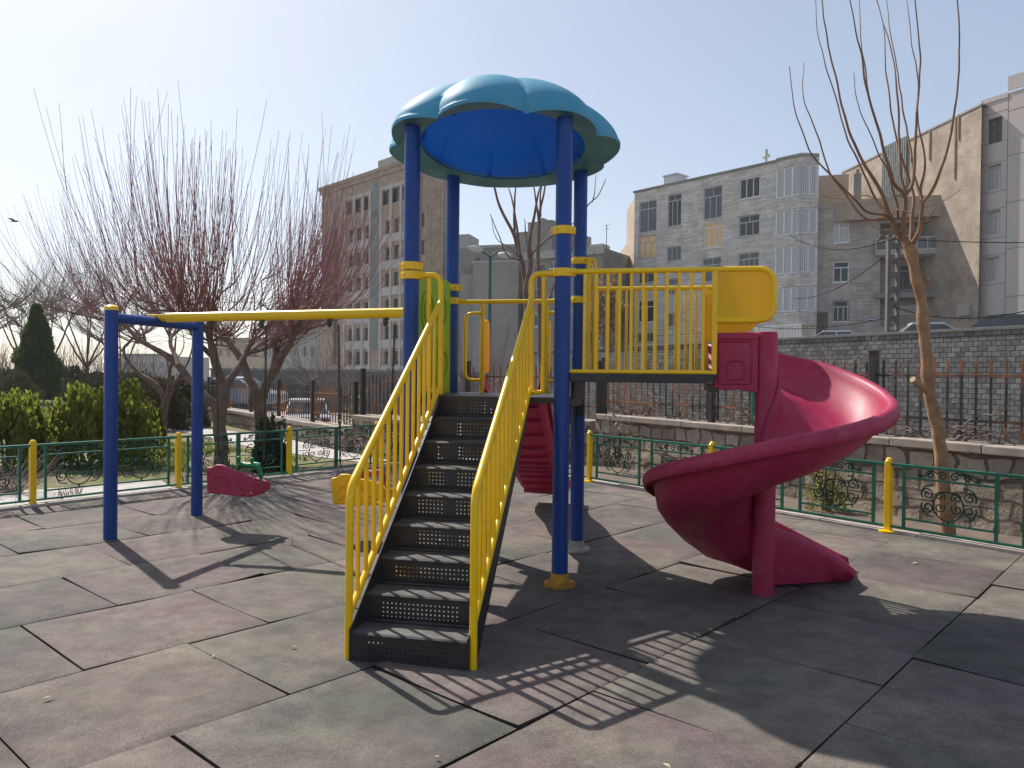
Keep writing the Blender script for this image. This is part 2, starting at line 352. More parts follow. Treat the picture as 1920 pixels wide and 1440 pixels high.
# ------------------------------------------------------------------ playground floor
U2 = V((.67, .742, 0)).normalized(); V2 = V((U2.y, -U2.x, 0))
FL = [V((-5.327 + 1.0415 * k, 8.54 + 1.3345 * k, 0)) for k in range(-3, 5)]
LDIR = V((1.0415, 1.3345, 0)).normalized()
RSTEP = V((1.3045, -1.701, 0)); FR = [V((1.121, 10.975, 0)) + RSTEP * k for k in range(-1, 5)]
RDIR = RSTEP.normalized()
LN = V((-LDIR.y, LDIR.x, 0)); RN = V((-RDIR.y, RDIR.x, 0))      # outward from the playground
def clip(poly, p0, n):
    out = []
    for i in range(len(poly)):
        a, b = poly[i], poly[(i + 1) % len(poly)]; da, db = (a - p0).dot(n), (b - p0).dot(n)
        if da <= 0: out.append(a)
        if da * db < 0: out.append(a + (b - a) * (da / (da - db)))
    return out
def build_floor():
    mb = MB(); pit = 1.003
    greens = [(.157, .151, .138), (.141, .139, .128), (.166, .157, .141)]; reds = [(.177, .150, .146), (.156, .133, .132), (.181, .156, .148)]
    lifts = {(-5, 2): 1, (-5, 5): 1, (-6, 3): 1, (-7, 4): 1, (-3, 0): 1, (-8, 5): 1}
    for r in range(-16, 12):
        off = 1.42 if r % 2 else 1.96
        par = (r // 2) % 2
        for k in range(-14, 20):
            g = .0042
            u0, u1 = off + k * 1.03 + g, off + (k + 1) * 1.03 - g; v0, v1 = -.15 + r * pit + g, -.15 + (r + 1) * pit - g
            if rnd.random() < .15: v1 += .004
            cx, cy = (u0 + u1) / 2, (v0 + v1) / 2; c = U2 * cx + V2 * cy
            if c.y < -5 or (c - FL[3]).dot(LN) > .9 or (c - FR[2]).dot(RN) > .9: continue
            rot = rnd.gauss(0, .006); zo = .03 + max(-.003, rnd.gauss(.0, .0022)); tx, ty = rnd.gauss(0, .004), rnd.gauss(0, .004)
            curl = [max(0, rnd.gauss(0, .006)) for _ in range(4)]
            far = c.y > 4.2 and c.x < 0
            if far and rnd.random() < .22: curl[rnd.randrange(4)] += rnd.uniform(.010, .028)
            n = 10; ED = [0, .014, .12, .25, .38, .5, .62, .75, .88, .986, 1]; col = (rnd.choice(greens) if (k + par) % 2 == 0 else rnd.choice(reds)); j = rnd.uniform(.88, 1.12); col = (*(x * j for x in col), 1)
            if (c - FL[3]).dot(LN) > -.75 or (c - FR[2]).dot(RN) > -.75:      # edge tiles cut along the kerb
                q = [U2 * a + V2 * b for a, b in ((u0, v0), (u1, v0), (u1, v1), (u0, v1))]
                q = clip(clip(q, FL[3] - LN * .09, LN), FR[2] - RN * .06, RN)
                if len(q) < 3: continue
                top = [V((p.x, p.y, zo + tx * .3)) for p in q]; area = 0
                if sum((q[i].x * q[(i + 1) % len(q)].y - q[i].y * q[(i + 1) % len(q)].x) for i in range(len(q))) < 0: top.reverse()
                nf = len(mb.f); m = len(top); mb.add(top + [V((p.x, p.y, -.02)) for p in top], [tuple(range(m))] + [(i, m + i, m + (i + 1) % m, (i + 1) % m) for i in range(m)])
                mb.c += [col] * (len(mb.f) - nf); continue
            rows = []
            for a in range(n + 1):
                row = []
                for b in range(n + 1):
                    fa, fb = ED[a], ED[b]; du, dv = (fa - .5) * (u1 - u0), (fb - .5) * (v1 - v0)
                    p = U2 * (cx + du - dv * rot) + V2 * (cy + dv + du * rot)
                    wv = .004 * noise.noise(V((p.x * 1.4, p.y * 1.4, 3)))
                    cu = sum(cc * max(0, 1 - math.hypot(fa - ca, fb - cb) / .55) ** 2 for cc, (ca, cb) in zip(curl, ((0, 0), (1, 0), (1, 1), (0, 1))))
                    row.append(V((p.x, p.y, zo + tx * du + ty * dv + wv + cu - (.005 if a in (0, n) or b in (0, n) else 0))))
                rows.append(row)
            nf = len(mb.f); rows2 = [list(reversed(rw)) for rw in rows]; mb.grid(rows2)
            edge = [rows[0][b] for b in range(n + 1)] + [rows[a][n] for a in range(1, n + 1)] + [rows[n][b] for b in range(n - 1, -1, -1)] + [rows[a][0] for a in range(n - 1, 0, -1)]
            m = len(edge); mb.add(edge + [V((p.x, p.y, p.z - .032)) for p in edge], [(i, (i + 1) % m, m + (i + 1) % m, m + i) for i in range(m)])
            mb.c += [col] * (len(mb.f) - nf - m) + [(.03, .028, .028, 1)] * m
    # drop the tile tops to z = 0
    mb.v = [(x, y, z - .03) for x, y, z in mb.v]
    struct(mb.build('playground_floor', RUBBER, smooth=30))
    c = LN  # dark base below the tiles
    corner = FR[0] + RSTEP * -.9
    pts = [FL[0] - LDIR * 6, FL[3], V((-1.02, 14.0, 0)), FR[0], FR[5] + RDIR * 5, V((6, -5, 0)), V((-13, -5, 0))]
    b = MB(); b.poly([V((p.x, p.y, -.038)) for p in reversed(pts)]); struct(b.build('playground_base', pm('dark_base', (.03, .028, .027), .95)))
build_floor()

# kerbs under the two fences
CORN = V((-1.06, 13.93, 0))
def kerb(a, b, n, wdt, off):
    mb = MB(); d = (b - a); L = d.length; d.normalize(); x = 0
    while x < L:
        l = min(1.0, L - x); p = a + d * (x + .004); q = a + d * (x + l - .004); o = n * off
        z = .012 + rnd.uniform(-.006, .008)
        base = [p + o, q + o, q + o + n * wdt, p + o + n * wdt]
        mb.prism([V((k.x, k.y, -.15)) for k in base], (0, 0, .15 + z + .012)); x += l
    return mb
struct(kerb(FL[0] - LDIR * 3, CORN, LN, .16, -.085).build('kerb', CURB, bevel=.006))
struct(kerb(FR[5] + RDIR * 2, CORN, RN, .13, -.055).build('kerb', CURB, bevel=.006))

# ------------------------------------------------------------------ green scrollwork fences
def spiral(c, ex, ez, r0, turns, start, sgn, n=22):
    out = []
    for i in range(n + 1):
        t = i / n; r = r0 * (1 - .82 * t); a = start + sgn * turns * 2 * math.pi * t
        out.append(c + ex * (r * math.cos(a)) + ez * (r * math.sin(a)))
    return out
def scroll_panel(x0, x1, e, o):
    """posts and rails of one panel and, apart, its scrolls; x along the fence"""
    z0, z1, zl, zh = .075, .655, .155, .555; up = V((0, 0, 1)); pt = lambda x, z: o + e * x + up * z
    fr = MB()
    for x in (x0, x1): fr.bar(pt(x, z0), pt(x, z1), .026, .026, e)
    fr.bar(pt(x0, zl), pt(x1, zl), .022, .018); fr.bar(pt(x0, zh), pt(x1, zh), .022, .018)
    sw = MB(); xm = (x0 + x1) / 2; hw = (x1 - x0) / 2; r = .0068
    for s in (-1, 1):                                   # band of wave scrolls under the top rail
        for (cx, rr, st, sg) in ((xm + s * .055, .042, math.pi / 2 + s * math.pi / 2 + .3 * s, 1), (xm + s * .165, .038, math.pi / 2, -1)):
            sw.tube(spiral(pt(cx, zh + .048), e * s, up, rr, 1.35, .4, 1), r, 5)
        sw.tube(smooth_path([pt(xm + s * .10, zh + .065), pt(xm + s * .14, zh + .085), pt(xm + s * .205, zh + .04), pt(xm + s * .25, zh + .018)], 5), r, 5)
        sw.tube(spiral(pt(xm + s * .255, zh + .038), e * s, up, .022, 1.2, -1.5, 1, 14), r, 5)
    cz = (zl + zh) / 2 + .005; rad = .135               # ring with C scrolls on both sides
    sw.tube([pt(xm, cz - .0) + e * (rad * math.cos(a * math.pi / 16)) + up * (rad * math.sin(a * math.pi / 16) - .035) for a in range(32)], r, 5, closed=True)
    for s in (-1, 1):
        for q in (-1, 1):
            sw.tube(spiral(pt(xm + s * .185, cz + q * .062), e * s, up * q, .062, 1.5, -.6, 1), r, 5)
            sw.tube(spiral(pt(xm + s * .075, cz + q * .052), e * -s, up * q, .05, 1.3, -.6, 1), r, 5)
            sw.tube(smooth_path([pt(xm + s * .245, cz + q * .05), pt(xm + s * .21, cz + q * .13), pt(xm + s * .13, cz + q * .15)], 5), r, 5)
        sw.tube([pt(xm + s * .12, cz), pt(xm + s * hw * .97, cz)], .005, 5)
    sw.bar(pt(xm, zl), pt(xm, zl + .03), .014, .014, e)
    return fr, sw
def green_fence(name, pts, label, spans):
    t = thing(name, pts[0], label, 'fence')
    for i, p in enumerate(pts):
        b = MB(); d = (pts[min(i + 1, len(pts) - 1)] - pts[max(i - 1, 0)]).normalized()
        b.bar(p + V((0, 0, 0)), p + V((0, 0, .69)), .062, .062, d); pr = b.build('fence_post', YELLOW, t, bevel=.006)
        c = MB(); M = Matrix.Translation(p)
        c.lathe([(.036, .69), (.038, .70), (.026, .712), (.03, .72), (.012, .735)], 10, M); c.build('cap', YELLOW, pr, 40)
        c = MB(); c.lathe([(.085, .0), (.085, .016), (.045, .02)], 14, M); c.build('base_plate', YELLOW, pr, 30)
    for a, b in zip(pts[:-1], pts[1:]):
        e = (b - a); L = e.length; e.normalize(); up = V((0, 0, 1))
        rl = MB(); rl.bar(a + up * .67 + e * .03, b + up * .67 - e * .03, .034, .028); rl.bar(a + up * .06 + e * .03, b + up * .06 - e * .03, .03, .024)
        rl.build('rail', GREENF, t, bevel=.003)
        for x0, x1 in spans(L):
            f, s = scroll_panel(x0, x1, e, a); fo = f.build('panel', GREENF, t); s.build('scrollwork', SCROLL, fo, 60)
lpts = FL[1:] + []
green_fence('green_fence', lpts, 'low green scrollwork fence with yellow posts along the pale path behind the swings', lambda L: [(.13, L / 2 - .0), (L / 2 + .03, L - .13)])
rp = [V((1.121, 10.975, 0)) + RSTEP * k for k in (-1, 0, 1, 2, 3, 4)]
green_fence('green_fence', rp, 'low green scrollwork fence with yellow posts in front of the rough stone wall', lambda L: [(.15, L / 2 - .11), (L / 2 + .11, L - .15)])

# ------------------------------------------------------------------ the play tower
TW = V((-.092, 6.156, 0)); TROT = R(-10.98)
tower = thing('play_tower', TW, 'blue posted play tower with turquoise umbrella roof, yellow rails, black stairs and spiral slide', 'play tower', rz=TROT)
HP = .566
def L_(mb, name, m, parent, **k): return mb.build(name, m, parent, local=True, **k)
for sx, sy, cols in ((-1, -1, (2.305, 2.238)), (1, -1, (2.54, 2.24)), (-1, 1, (2.275, 2.158)), (1, 1, (2.49, 2.158))):
    b = MB(); x, y = sx * HP, sy * HP; b.cyl((x, y, .0), (x, y, 3.30 - .04 * sy), .0585, 24); po = L_(b, 'post', BLUE, tower, smooth=40)
    for z in cols:
        c = MB(); M = Matrix.Translation(V((x, y, z)))
        c.lathe([(.0595, -.031), (.071, -.028), (.073, -.02), (.073, .02), (.071, .028), (.0595, .031)], 22, M)
        for a in (-2.2, -.9, .9): c.ball((x + .073 * math.cos(a), y + .073 * math.sin(a), z), .011, 8, 5)
        c.box(x + .066, x + .088, y - .012, y + .012, z - .025, z + .025); c.box(x - .088, x - .066, y - .012, y + .012, z - .025, z + .025)
        L_(c, 'collar', YELLOW, po, smooth=35)
    rusty = pm('rusty_yellow_flange', (.62, .33, .02), .7, (.25, .11, .03), 12) if sy < 0 else pm('whitish_flange', (.50, .48, .42), .8, (.30, .27, .22), 12)
    c = MB(); M = Matrix.Translation(V((x, y, 0))); c.lathe([(.066, .095), (.0665, .03), (.068, .03), (.112, .028), (.114, .012), (.112, .0)][::-1], 26, M); L_(c, 'base_flange', rusty, po, smooth=35)

def roof():
    nseg, nt = 192, 20; Z0 = 3.275
    def bul(a): ph = ((math.degrees(a) + 22.5) % 45 - 22.5) / 22.5; return max(0, math.cos(ph * math.pi / 2)) ** .82
    def pnt(a, t, sh=0):
        b = bul(a); Rr = .826 + .092 * b * (1 - .55 * t) + .035 * t - sh; H = .50
        c, s = math.cos(t * math.pi / 2), math.sin(t * math.pi / 2)
        rho = math.cos(t * math.pi / 2); r = Rr * rho; z = Z0 + .02 + .035 * b * (1 - t) ** 2 + H * (1 - rho ** 1.6) ** .58
        k = min(1, t * 1.0) ** 6; z = z - .06 * r * math.sin(a) / .85
        return V((r * math.cos(a), r * math.sin(a), z))
    mb = MB(); rows = [[pnt(2 * math.pi * k / nseg, t / nt * .985) for k in range(nseg)] for t in range(nt + 1)]
    lip = [[V((p.x * 1.012, p.y * 1.012, p.z - .034)) for p in rows[0]], [V((p.x * 1.014, p.y * 1.014, p.z - .010)) for p in rows[0]]]
    mb.grid(lip + rows, True); o = len(mb.v); mb.add([(0, 0, Z0 + .521)], []); n0 = (nt + 2) * nseg
    mb.f += [(n0 + k, n0 + (k + 1) % nseg, o) for k in range(nseg)]
    ro = L_(mb, 'roof', TEAL, tower, smooth=50)
    fl = MB(); ring = lambda f: [V((p.x * f, p.y * f, p.z - .033)) for p in rows[0]]
    inner = [V((.655 * math.cos(2 * math.pi * k / nseg), .655 * math.sin(2 * math.pi * k / nseg), Z0 + .045 - .085 * math.sin(2 * math.pi * k / nseg))) for k in range(nseg)]
    inner2 = [V((q.x * .985, q.y * .985, q.z + .025)) for q in inner]
    fl.grid([ring(1.011), inner, inner2], True); L_(fl, 'flange', TEALU, ro, smooth=40)
    li = MB(); rows = []
    for t in range(15):
        f = t / 14; rr = .650 * math.cos(f * math.pi / 2 * .99) ** .8; zz = Z0 + .005 + .34 * math.sin(f * math.pi / 2)
        row = []
        for k in range(nseg):
            a = 2 * math.pi * k / nseg; d = abs(((math.degrees(a)) % 45) - 22.5); rib = .030 * max(0, 1 - d / 2.0) * (1 - f * .7)
            row.append(V(((rr - rib) * math.cos(a), (rr - rib) * math.sin(a), zz + .045 - .085 * (rr - rib) * math.sin(a) / .65)))
        rows.append(row)
    li.grid(rows, True); L_(li, 'liner', LINER, ro, smooth=60)
roof()

# platform
b = MB(); b.box(-.6, .6, -.6, .6, 1.305, 1.35); b.box(-.62, -.6, -.5, .5, 1.27, 1.352); b.box(.6, .62, -.5, .5, 1.27, 1.352)
L_(b, 'platform', BLACKM, tower, bevel=.004)
for sx in (-1, 1):
    for sy in (-1, 1):
        b = MB(); b.box(sx * .6 - .03, sx * .6 + .03, sy * .47 - .04, sy * .47 + .04, 1.16, 1.304); L_(b, 'bracket', BLACKM, tower, bevel=.004)

# stairs: stringers and nine steps
B0, BT = -2.255, -.60; NR = 9; RH = 1.35 / NR; TD = (BT - B0) / (NR - 1 + .0)
st = MB()
for sx in (-1, 1):
    x0, x1 = (sx * .312, sx * .322) if sx > 0 else (-.322, -.312)
    st.prism([V((x0, B0 - .005, .0)), V((x0, B0 - .005, RH + .012)), V((x0, BT, 1.352)), V((x0, BT, 1.16)), V((x0, B0 + .22, .0))], (x1 - x0, 0, 0))
stairs = L_(st, 'staircase', BLACKM, tower, bevel=.003)
for k in range(NR):
    y = B0 + k * (BT - B0) / (NR - 1) if k < NR - 1 else BT - .0
    z0, z1 = k * RH, (k + 1) * RH; y1 = y + (BT - B0) / (NR - 1) + .0
    s = MB(); rows = []
    prof = [(y + .004, z0 + .003), (y, z0 + .03), (y, z1 - .03), (y - .002, z1 - .008), (y + .008, z1), (y + .02, z1), (y1 - .02, z1), (y1 - .004, z1 + .004), (y1, z1 + .012)] if k < NR - 1 else [(y + .003, z0 + .003), (y, z0 + .03), (y, z1 - .048), (y, z1 - .046)]
    if k == 0: prof[0] = (y, .0)
    xs = [-.311, -.215, .215, .311]
    for (py, pz) in prof: rows.append([V((x, py, pz)) for x in xs])
    s.grid(rows); so_ = L_(s, 'step', BLACKM, stairs)
    so_.data.materials.append(PERF); so_.data.polygons[4].material_index = 1
    so_.data.materials.append(TREADM)
    for pi in range(len(so_.data.polygons)):
        if k < NR - 1 and 12 <= pi < 18: so_.data.polygons[pi].material_index = 2

# stair handrails
for sx in (-1, 1):
    x = sx * .338; r = .021
    h = MB(); yb = B0 + .03
    top = fillet([(x, yb, .0), (x, yb, .90), (x, -.545, 2.055)], .16)
    h.tube(top, r, 12)
    loop = fillet([(sx * .50, -.566, 2.238), (x, -.566, 2.238), (x, -.553, 1.36)], .17); h.tube(loop, r, 12)
    h.tube(fillet([(sx * .43, -.566, 2.215), (sx * .43, -.566, 1.43), (sx * .43, -.566, 1.385), (x, -.56, 1.385)], .05), .017, 10)
    low = [(x, yb, .23), (x, -.60, 1.40)]; h.tube(low, .019, 10)
    h.cyl((sx * .50, -.566, 2.238), (sx * .47, -.566, 2.238), .027, 12)
    ho = L_(h, 'handrail', YELLOW, tower, smooth=50)
    nb = 14
    for k in range(1, nb):
        y = yb + (-.60 - yb) * k / nb; zl = .23 + (1.40 - .23) * k / nb; zt = .90 + (2.055 - .90) * (y - yb) / (-.545 - yb)
        if k == 1: zt -= .01
        q = MB(); q.cyl((x, y, zl), (x, y, zt), .0125, 9); L_(q, 'baluster', YELLOW, ho, smooth=50)

# lime activity panel on the left side
pn = MB(); x0, x1 = -.585, -.555
outl = fillet([(x0, -.48, 1.38), (x0, -.48, 2.315), (x0, .48, 2.315), (x0, .48, 1.38)], .05, 4)
pn.prism([V((x0, -.49, 1.345))] + [V(q) for q in outl[1:-1]] + [V((x0, .49, 1.345))], (x1 - x0, 0, 0))
po = L_(pn, 'side_panel', LIME, tower, bevel=.008)
em = MB()
for (y, z, r) in ((-.2, 2.0, .16), (-.2, 2.0, .08), (.2, 2.05, .13), (.0, 1.62, .18), (.0, 1.62, .1), (.28, 1.6, .1)):
    em.tube([V((x1 + .002, y + r * math.cos(a * math.pi / 12), z + r * math.sin(a * math.pi / 12))) for a in range(24)], .008, 6, closed=True)
    em.tube([V((x0 - .002, y + r * math.cos(a * math.pi / 12), z + r * math.sin(a * math.pi / 12))) for a in range(24)], .008, 6, closed=True)
L_(em, 'embossing', LIME, po, smooth=60)

# rear entry frame of the straight slide
e = MB(); e.cyl((-.55, .566, 2.15), (.55, .566, 2.15), .019, 12)
e.cyl((-.285, .566, 2.15), (-.285, .566, 1.35), .021, 12); e.cyl((.285, .566, 2.15), (.285, .566, 1.35), .021, 12)
for s in (-1, 1):
    e.tube(fillet([(s * .285, .566, 2.05), (s * .44, .566, 2.05), (s * .44, .566, 1.46), (s * .285, .566, 1.46)], .07), .014, 10)
en = L_(e, 'entry_frame', YELLOW, tower, smooth=50)
for s in (-1, 1):
    q = MB(); x = s * .27
    q.prism(fillet([(x, .59, 1.52), (x, .59, 2.0), (x, .80, 2.0), (x, .80, 1.52), (x, .59, 1.52)], .09)[:-1], (s * .02, 0, 0)); L_(q, 'entry_wing', YPANEL, en, bevel=.005)

# straight slide at the back
def straight_slide():
    mb = MB(); prof = [(.60, 1.335), (.72, 1.33), (.9, 1.23), (1.2, .99), (1.5, .76), (1.75, .62), (2.0, .52), (2.2, .40), (2.45, .24), (2.7, .16), (2.95, .14), (3.05, .12)]
    pp = smooth_path([V((0, y, z)) for y, z in prof], 5); rows = []; hw = .255; CX = -.03
    for p in pp:
        hh = .16
        sec = [(-hw - .03, hh - .05), (-hw - .035, hh - .01), (-hw - .015, hh + .008), (-hw, hh), (-hw + .015, .06), (-hw + .06, .008), (-.1, 0), (.1, 0), (hw - .06, .008), (hw - .015, .06), (hw, hh), (hw + .015, hh + .008), (hw + .035, hh - .01), (hw + .03, hh - .05)]
        rows.append([V((CX + x, p.y, p.z + z)) for x, z in sec])
    mb.grid(rows); so_ = L_(mb, 'straight_slide', RED, tower, smooth=50, solid=-.012)
    rb = MB()
    for k in range(7, len(pp) - 14, 3):
        p = pp[k]; t = (pp[k + 1] - pp[k - 1]).normalized(); nrm = V((0, -t.z, t.y)); a = p - nrm * .028
        rb.bar(V((CX - .2, a.y, a.z)), V((CX + .2, a.y, a.z)), .03, .04, t)
    rb.box(CX - .2, CX - .17, .7, .74, 1.2, 1.3)
    L_(rb, 'rib', RED, so_, bevel=.004)
    ln = MB()
    for s in (-1, 1):
        x = CX + s * .262; ln.prism(fillet([(x, .58, 1.34), (x, .58, 1.50), (x, .70, 1.50), (x, .92, 1.36), (x, .92, 1.30), (x, .58, 1.34)], .05, 4)[:-1], (s * .02, 0, 0))
    L_(ln, 'side_lip', RED, so_, bevel=.005)
straight_slide()

# bridge to the spiral slide
b = MB(); b.prism([V((.625, -.585, 1.462)), V((1.56, -.585, 1.462)), V((1.64, -.585, 1.505)), V((1.64, -.585, 1.525)), V((.625, -.585, 1.525))], (0, 1.15, 0))
b.box(.61, .64, -.4, .4, 1.34, 1.465)
deck = L_(b, 'bridge_deck', BLACKM, tower, bevel=.004)
for sy, y in ((-1, -.566), (1, .53)):
    h = MB(); zt, zb = 2.247, 1.537
    if sy < 0:
        h.cyl((.64, y, zt), (1.62, y, zt), .020, 12); h.cyl((.62, y, zb), (1.62, y, zb), .016, 10)
        h.cyl((.60, y, zt), (.66, y, zt), .027, 12)
    else:
        h.cyl((.62, y, zt), (1.62, y, zt), .018, 12); h.cyl((.62, y, zb), (1.62, y, zb), .016, 10)
        h.bar((.66, y - .09, 1.53), (.66, y - .09, 2.50), .03, .03); h.tube(fillet([(.70, y - .02, 1.53), (.70, y - .02, 2.50), (.60, y + .03, 2.50)], .05), .018, 10)
    h.bar((1.62, y, zb - .01), (1.62, y, zt), .034, .034)
    h.tube(fillet([(1.62, y, zt), (2.01, y, zt), (2.01, y, 1.895), (1.62, y, 1.895)], .11), .020, 12)
    ho = L_(h, 'bridge_railing', YELLOW, tower, smooth=50)
    n = 11
    for k in range(n):
        x = .70 + (1.60 - .70) * (k + .3) / n
        q = MB(); q.bar((x, y, zb), (x, y, zt), .022, .022); L_(q, 'baluster', YELLOW, ho, bevel=.003)
    q = MB(); zl = 1.90
    q.prism(fillet([(1.63, y - .006, zt - .01), (2.0, y - .006, zt - .01), (2.0, y - .006, zl), (1.63, y - .006, zl)], .10)[:], (0, .014, 0)); L_(q, 'end_panel', YPANEL, ho)
q = MB(); q.prism(fillet([(1.62, .46, 2.2), (1.95, .46, 2.2), (1.95, .46, 1.80), (1.62, .46, 1.80)], .09), (0, .02, 0)); L_(q, 'end_panel', YPANEL, deck, bevel=.004)

# spiral slide
CX, CY = 1.98, -.44
def spiral_slide():
    rows = []
    def hc(x, kn):
        for (a, b), (c, d) in zip(kn[:-1], kn[1:]):
            if x <= c: return b + (d - b) * (x - a) / (c - a)
        return kn[-1][1]
    def sec(H, rin=.074, up=.40):
        return [(rin, up), (.082, up * .55), (.10, up * .28), (.15, .07), (.23, .01), (.34, -.02), (.36, -.013), (.38, -.022), (.47, -.022), (.49, -.013), (.51, -.02), (.60, .018), (.68, .085), (.735, .16), (.765, H - .04), (.775, H - .005), (.787, H + .010), (.805, H + .010), (.82, H - .004), (.828, H - .03), (.822, H - .06), (.812, H - .075)]
    for i in range(6):                                   # straight entry
        f = i / 6; a = 1.63 + (CX - 1.63) * f; z = 1.515 - .02 * f
        rows.append([V((a, CY + r, z + d)) for r, d in sec(.235, up=.28)])
    NT = 96; TH = 352.0
    for i in range(NT + 1):
        th = TH * i / NT; a = R(th); zz = hc(th, ((0, 1.493), (40, 1.35), (90, 1.115), (180, .845), (270, .42), (315, .17), (352, .085))); H = hc(th, ((0, .235), (90, .26), (180, .285), (270, .37), (320, .41), (352, .38)))
        rows.append([V((CX + r * math.sin(a), CY + r * math.cos(a), zz + d)) for r, d in sec(H, up=hc(th, ((0, .28), (60, .36), (120, .40), (300, .40), (352, .36))))])
    zl = .085
    for i in range(1, 15):                               # run-out
        f = i / 14; a0 = R(TH); row = []
        for r, d in sec(.38, up=.36):
            q = (r - .074) / (.828 - .074); rin = .074 + (.40 - .074) * f ** .8; rr = rin + (.85 - rin) * q
            base = V((CX + r * math.sin(a0), CY + r * math.cos(a0), 0)) if f < .001 else V((CX + r * math.sin(a0) * (1 - f) + .74 * f, CY + rr, 0))
            zf = zl + (.055 - zl) * f ** .9; k = (1 - .88 * f ** 1.5) * (1 - .35 * f * q)
            row.append(V((base.x - .05 * f ** 3 * (1 - q), base.y, zf + d * k)))
        rows.append(row)
    mb = MB(); mb.grid(rows); ch = L_(mb, 'spiral_slide', RED, tower, smooth=60, solid=-.014)
    # outer face of the run-out's near wall, down to the ground
    sk = MB(); t0 = [r[0] for r in rows[-15:]]
    lipo = []
    for i, p in enumerate(t0):
        f = i / 14; n = V((0, -1, 0)); zb = .02
        lipo.append([p + V((0, .012, .0)), p + V((0, -.004, .014)), p + V((0, -.022, .010)), p + V((0, -.034, -.012)), p + V((0, -.036, -.04)), V((p.x, p.y - .018, p.z * .5 + zb * .5)), V((p.x - .02 * f, p.y + .02, zb)), V((p.x - .02 * f, p.y + .12, zb - .01)), V((p.x - .02 * f, p.y + .40 - .1 * f, zb - .005))])
    sk.grid(lipo); L_(sk, 'run_out_wall', RED, ch, smooth=60)
    co = MB(); co.lathe([(.0745, -.01), (.0745, 1.80), (.070, 1.822), (.055, 1.826)], 28, Matrix.Translation(V((CX, CY, 0)))); L_(co, 'column', RED, ch, smooth=40)
    wl = MB(); yw = CY - .062
    wl.prism([V((1.625, yw, 1.43)), V((1.70, yw, 1.415)), V((1.80, yw, 1.42)), V((1.92, yw, 1.40)), V((1.92, yw, 1.815)), V((1.88, yw, 1.82)), V((1.625, yw, 1.815))], (0, .03, 0))
    wo = L_(wl, 'entry_wall', RED, ch, bevel=.008)
    em = MB()
    for (x0, x1, z0, z1, rr) in ((1.655, 1.875, 1.46, 1.755, .03), (1.715, 1.83, 1.49, 1.62, .035)):
        pth = fillet([(x0, yw, z0), (x0, yw, z1), (x1, yw, z1), (x1, yw, z0), (x0, yw, z0)], rr, 4); em.tube(pth, .007, 6)
    em.tube([(1.63, yw, 1.775), (1.90, yw, 1.775)], .007, 6)
    L_(em, 'embossing', RED, ch, smooth=60)
    br = MB(); br.box(1.60, 1.66, CY - .05, CY + .75, 1.40, 1.455); L_(br, 'slide_bracket', BLACKM, ch, bevel=.004)
spiral_slide()

# ------------------------------------------------------------------ swings
SA, SB = V((-3.582, 6.86, 0)), V((-3.305, 8.07, 0)); SM = (SA + SB) / 2; BZ = 2.028
BE = V((-.58, 6.83, BZ + .035)); BS = V((SM.x, SM.y, BZ))
swf = thing('swing_set', SM, 'blue swing frame with two posts, a crossbar and a long yellow beam to the tower', 'swing')
for p, tp in ((SA, 2.06), (SB, 2.02)):
    b = MB(); b.cyl(p, p + V((0, 0, tp)), .0575, 22); o = b.build('post', BLUE, swf, 40)
    c = MB(); c.lathe([(.060, tp - .012), (.062, tp), (.055, tp + .022), (.03, tp + .036)], 18, Matrix.Translation(p)); c.build('cap', YELLOW if p is SA else BLUE, o, 40)
b = MB(); d = (SB - SA).normalized(); b.cyl(SA + V((0, 0, 1.985)), SB + V((0, 0, 1.985)), .046, 18); b.build('crossbar', BLUE, swf, 40)
bd = (BE - BS).normalized(); b = MB(); b.tube([BS + bd * .02, BS + bd * .10, BS + bd * .101, BE], [.034, .034, .046, .046], 18); bo = b.build('beam', YELLOW, swf, 40)
b = MB(); b.bar(BS - bd * .10 + V((0, 0, .02)), BS + bd * .14 + V((0, 0, .02)), .07, .022); b.build('bracket', YELLOW, bo, bevel=.004)
def beam_at(u):
    k = (u - 960) / FPX; return min((BS + bd * t * .01 for t in range(0, 300)), key=lambda q: abs(q.x / q.y - k))
HU = (396, 490, 616, 722); hp = [beam_at(u) for u in HU]
for p in hp:
    h = MB(); q = p - V((0, 0, .036)); h.bar(p + bd * .02, p + bd * .02 - V((0, 0, .06)), .05, .012, bd); h.box(-.022, .022, -.012, .012, -.06, .0, Matrix.Translation(q)); h.ball(q - V((0, 0, .06)), .022, 8, 6)
    h.build('hanger', CHAIN, bo, bevel=.002)
def chain(a, b):
    mb = MB(); a, b = V(a), V(b); L = (b - a).length; d = (b - a).normalized(); x = d.orthogonal().normalized(); y = d.cross(x); n = int(L / .034)
    for i in range(n):
        c = a + d * (L * (i + .5) / n); s = (x if i % 2 else y)
        mb.tube([c + d * (.022 * math.sin(t * math.pi / 4)) + s * (.0095 * math.cos(t * math.pi / 4)) for t in range(8)], .0052, 4, closed=True)
    return mb
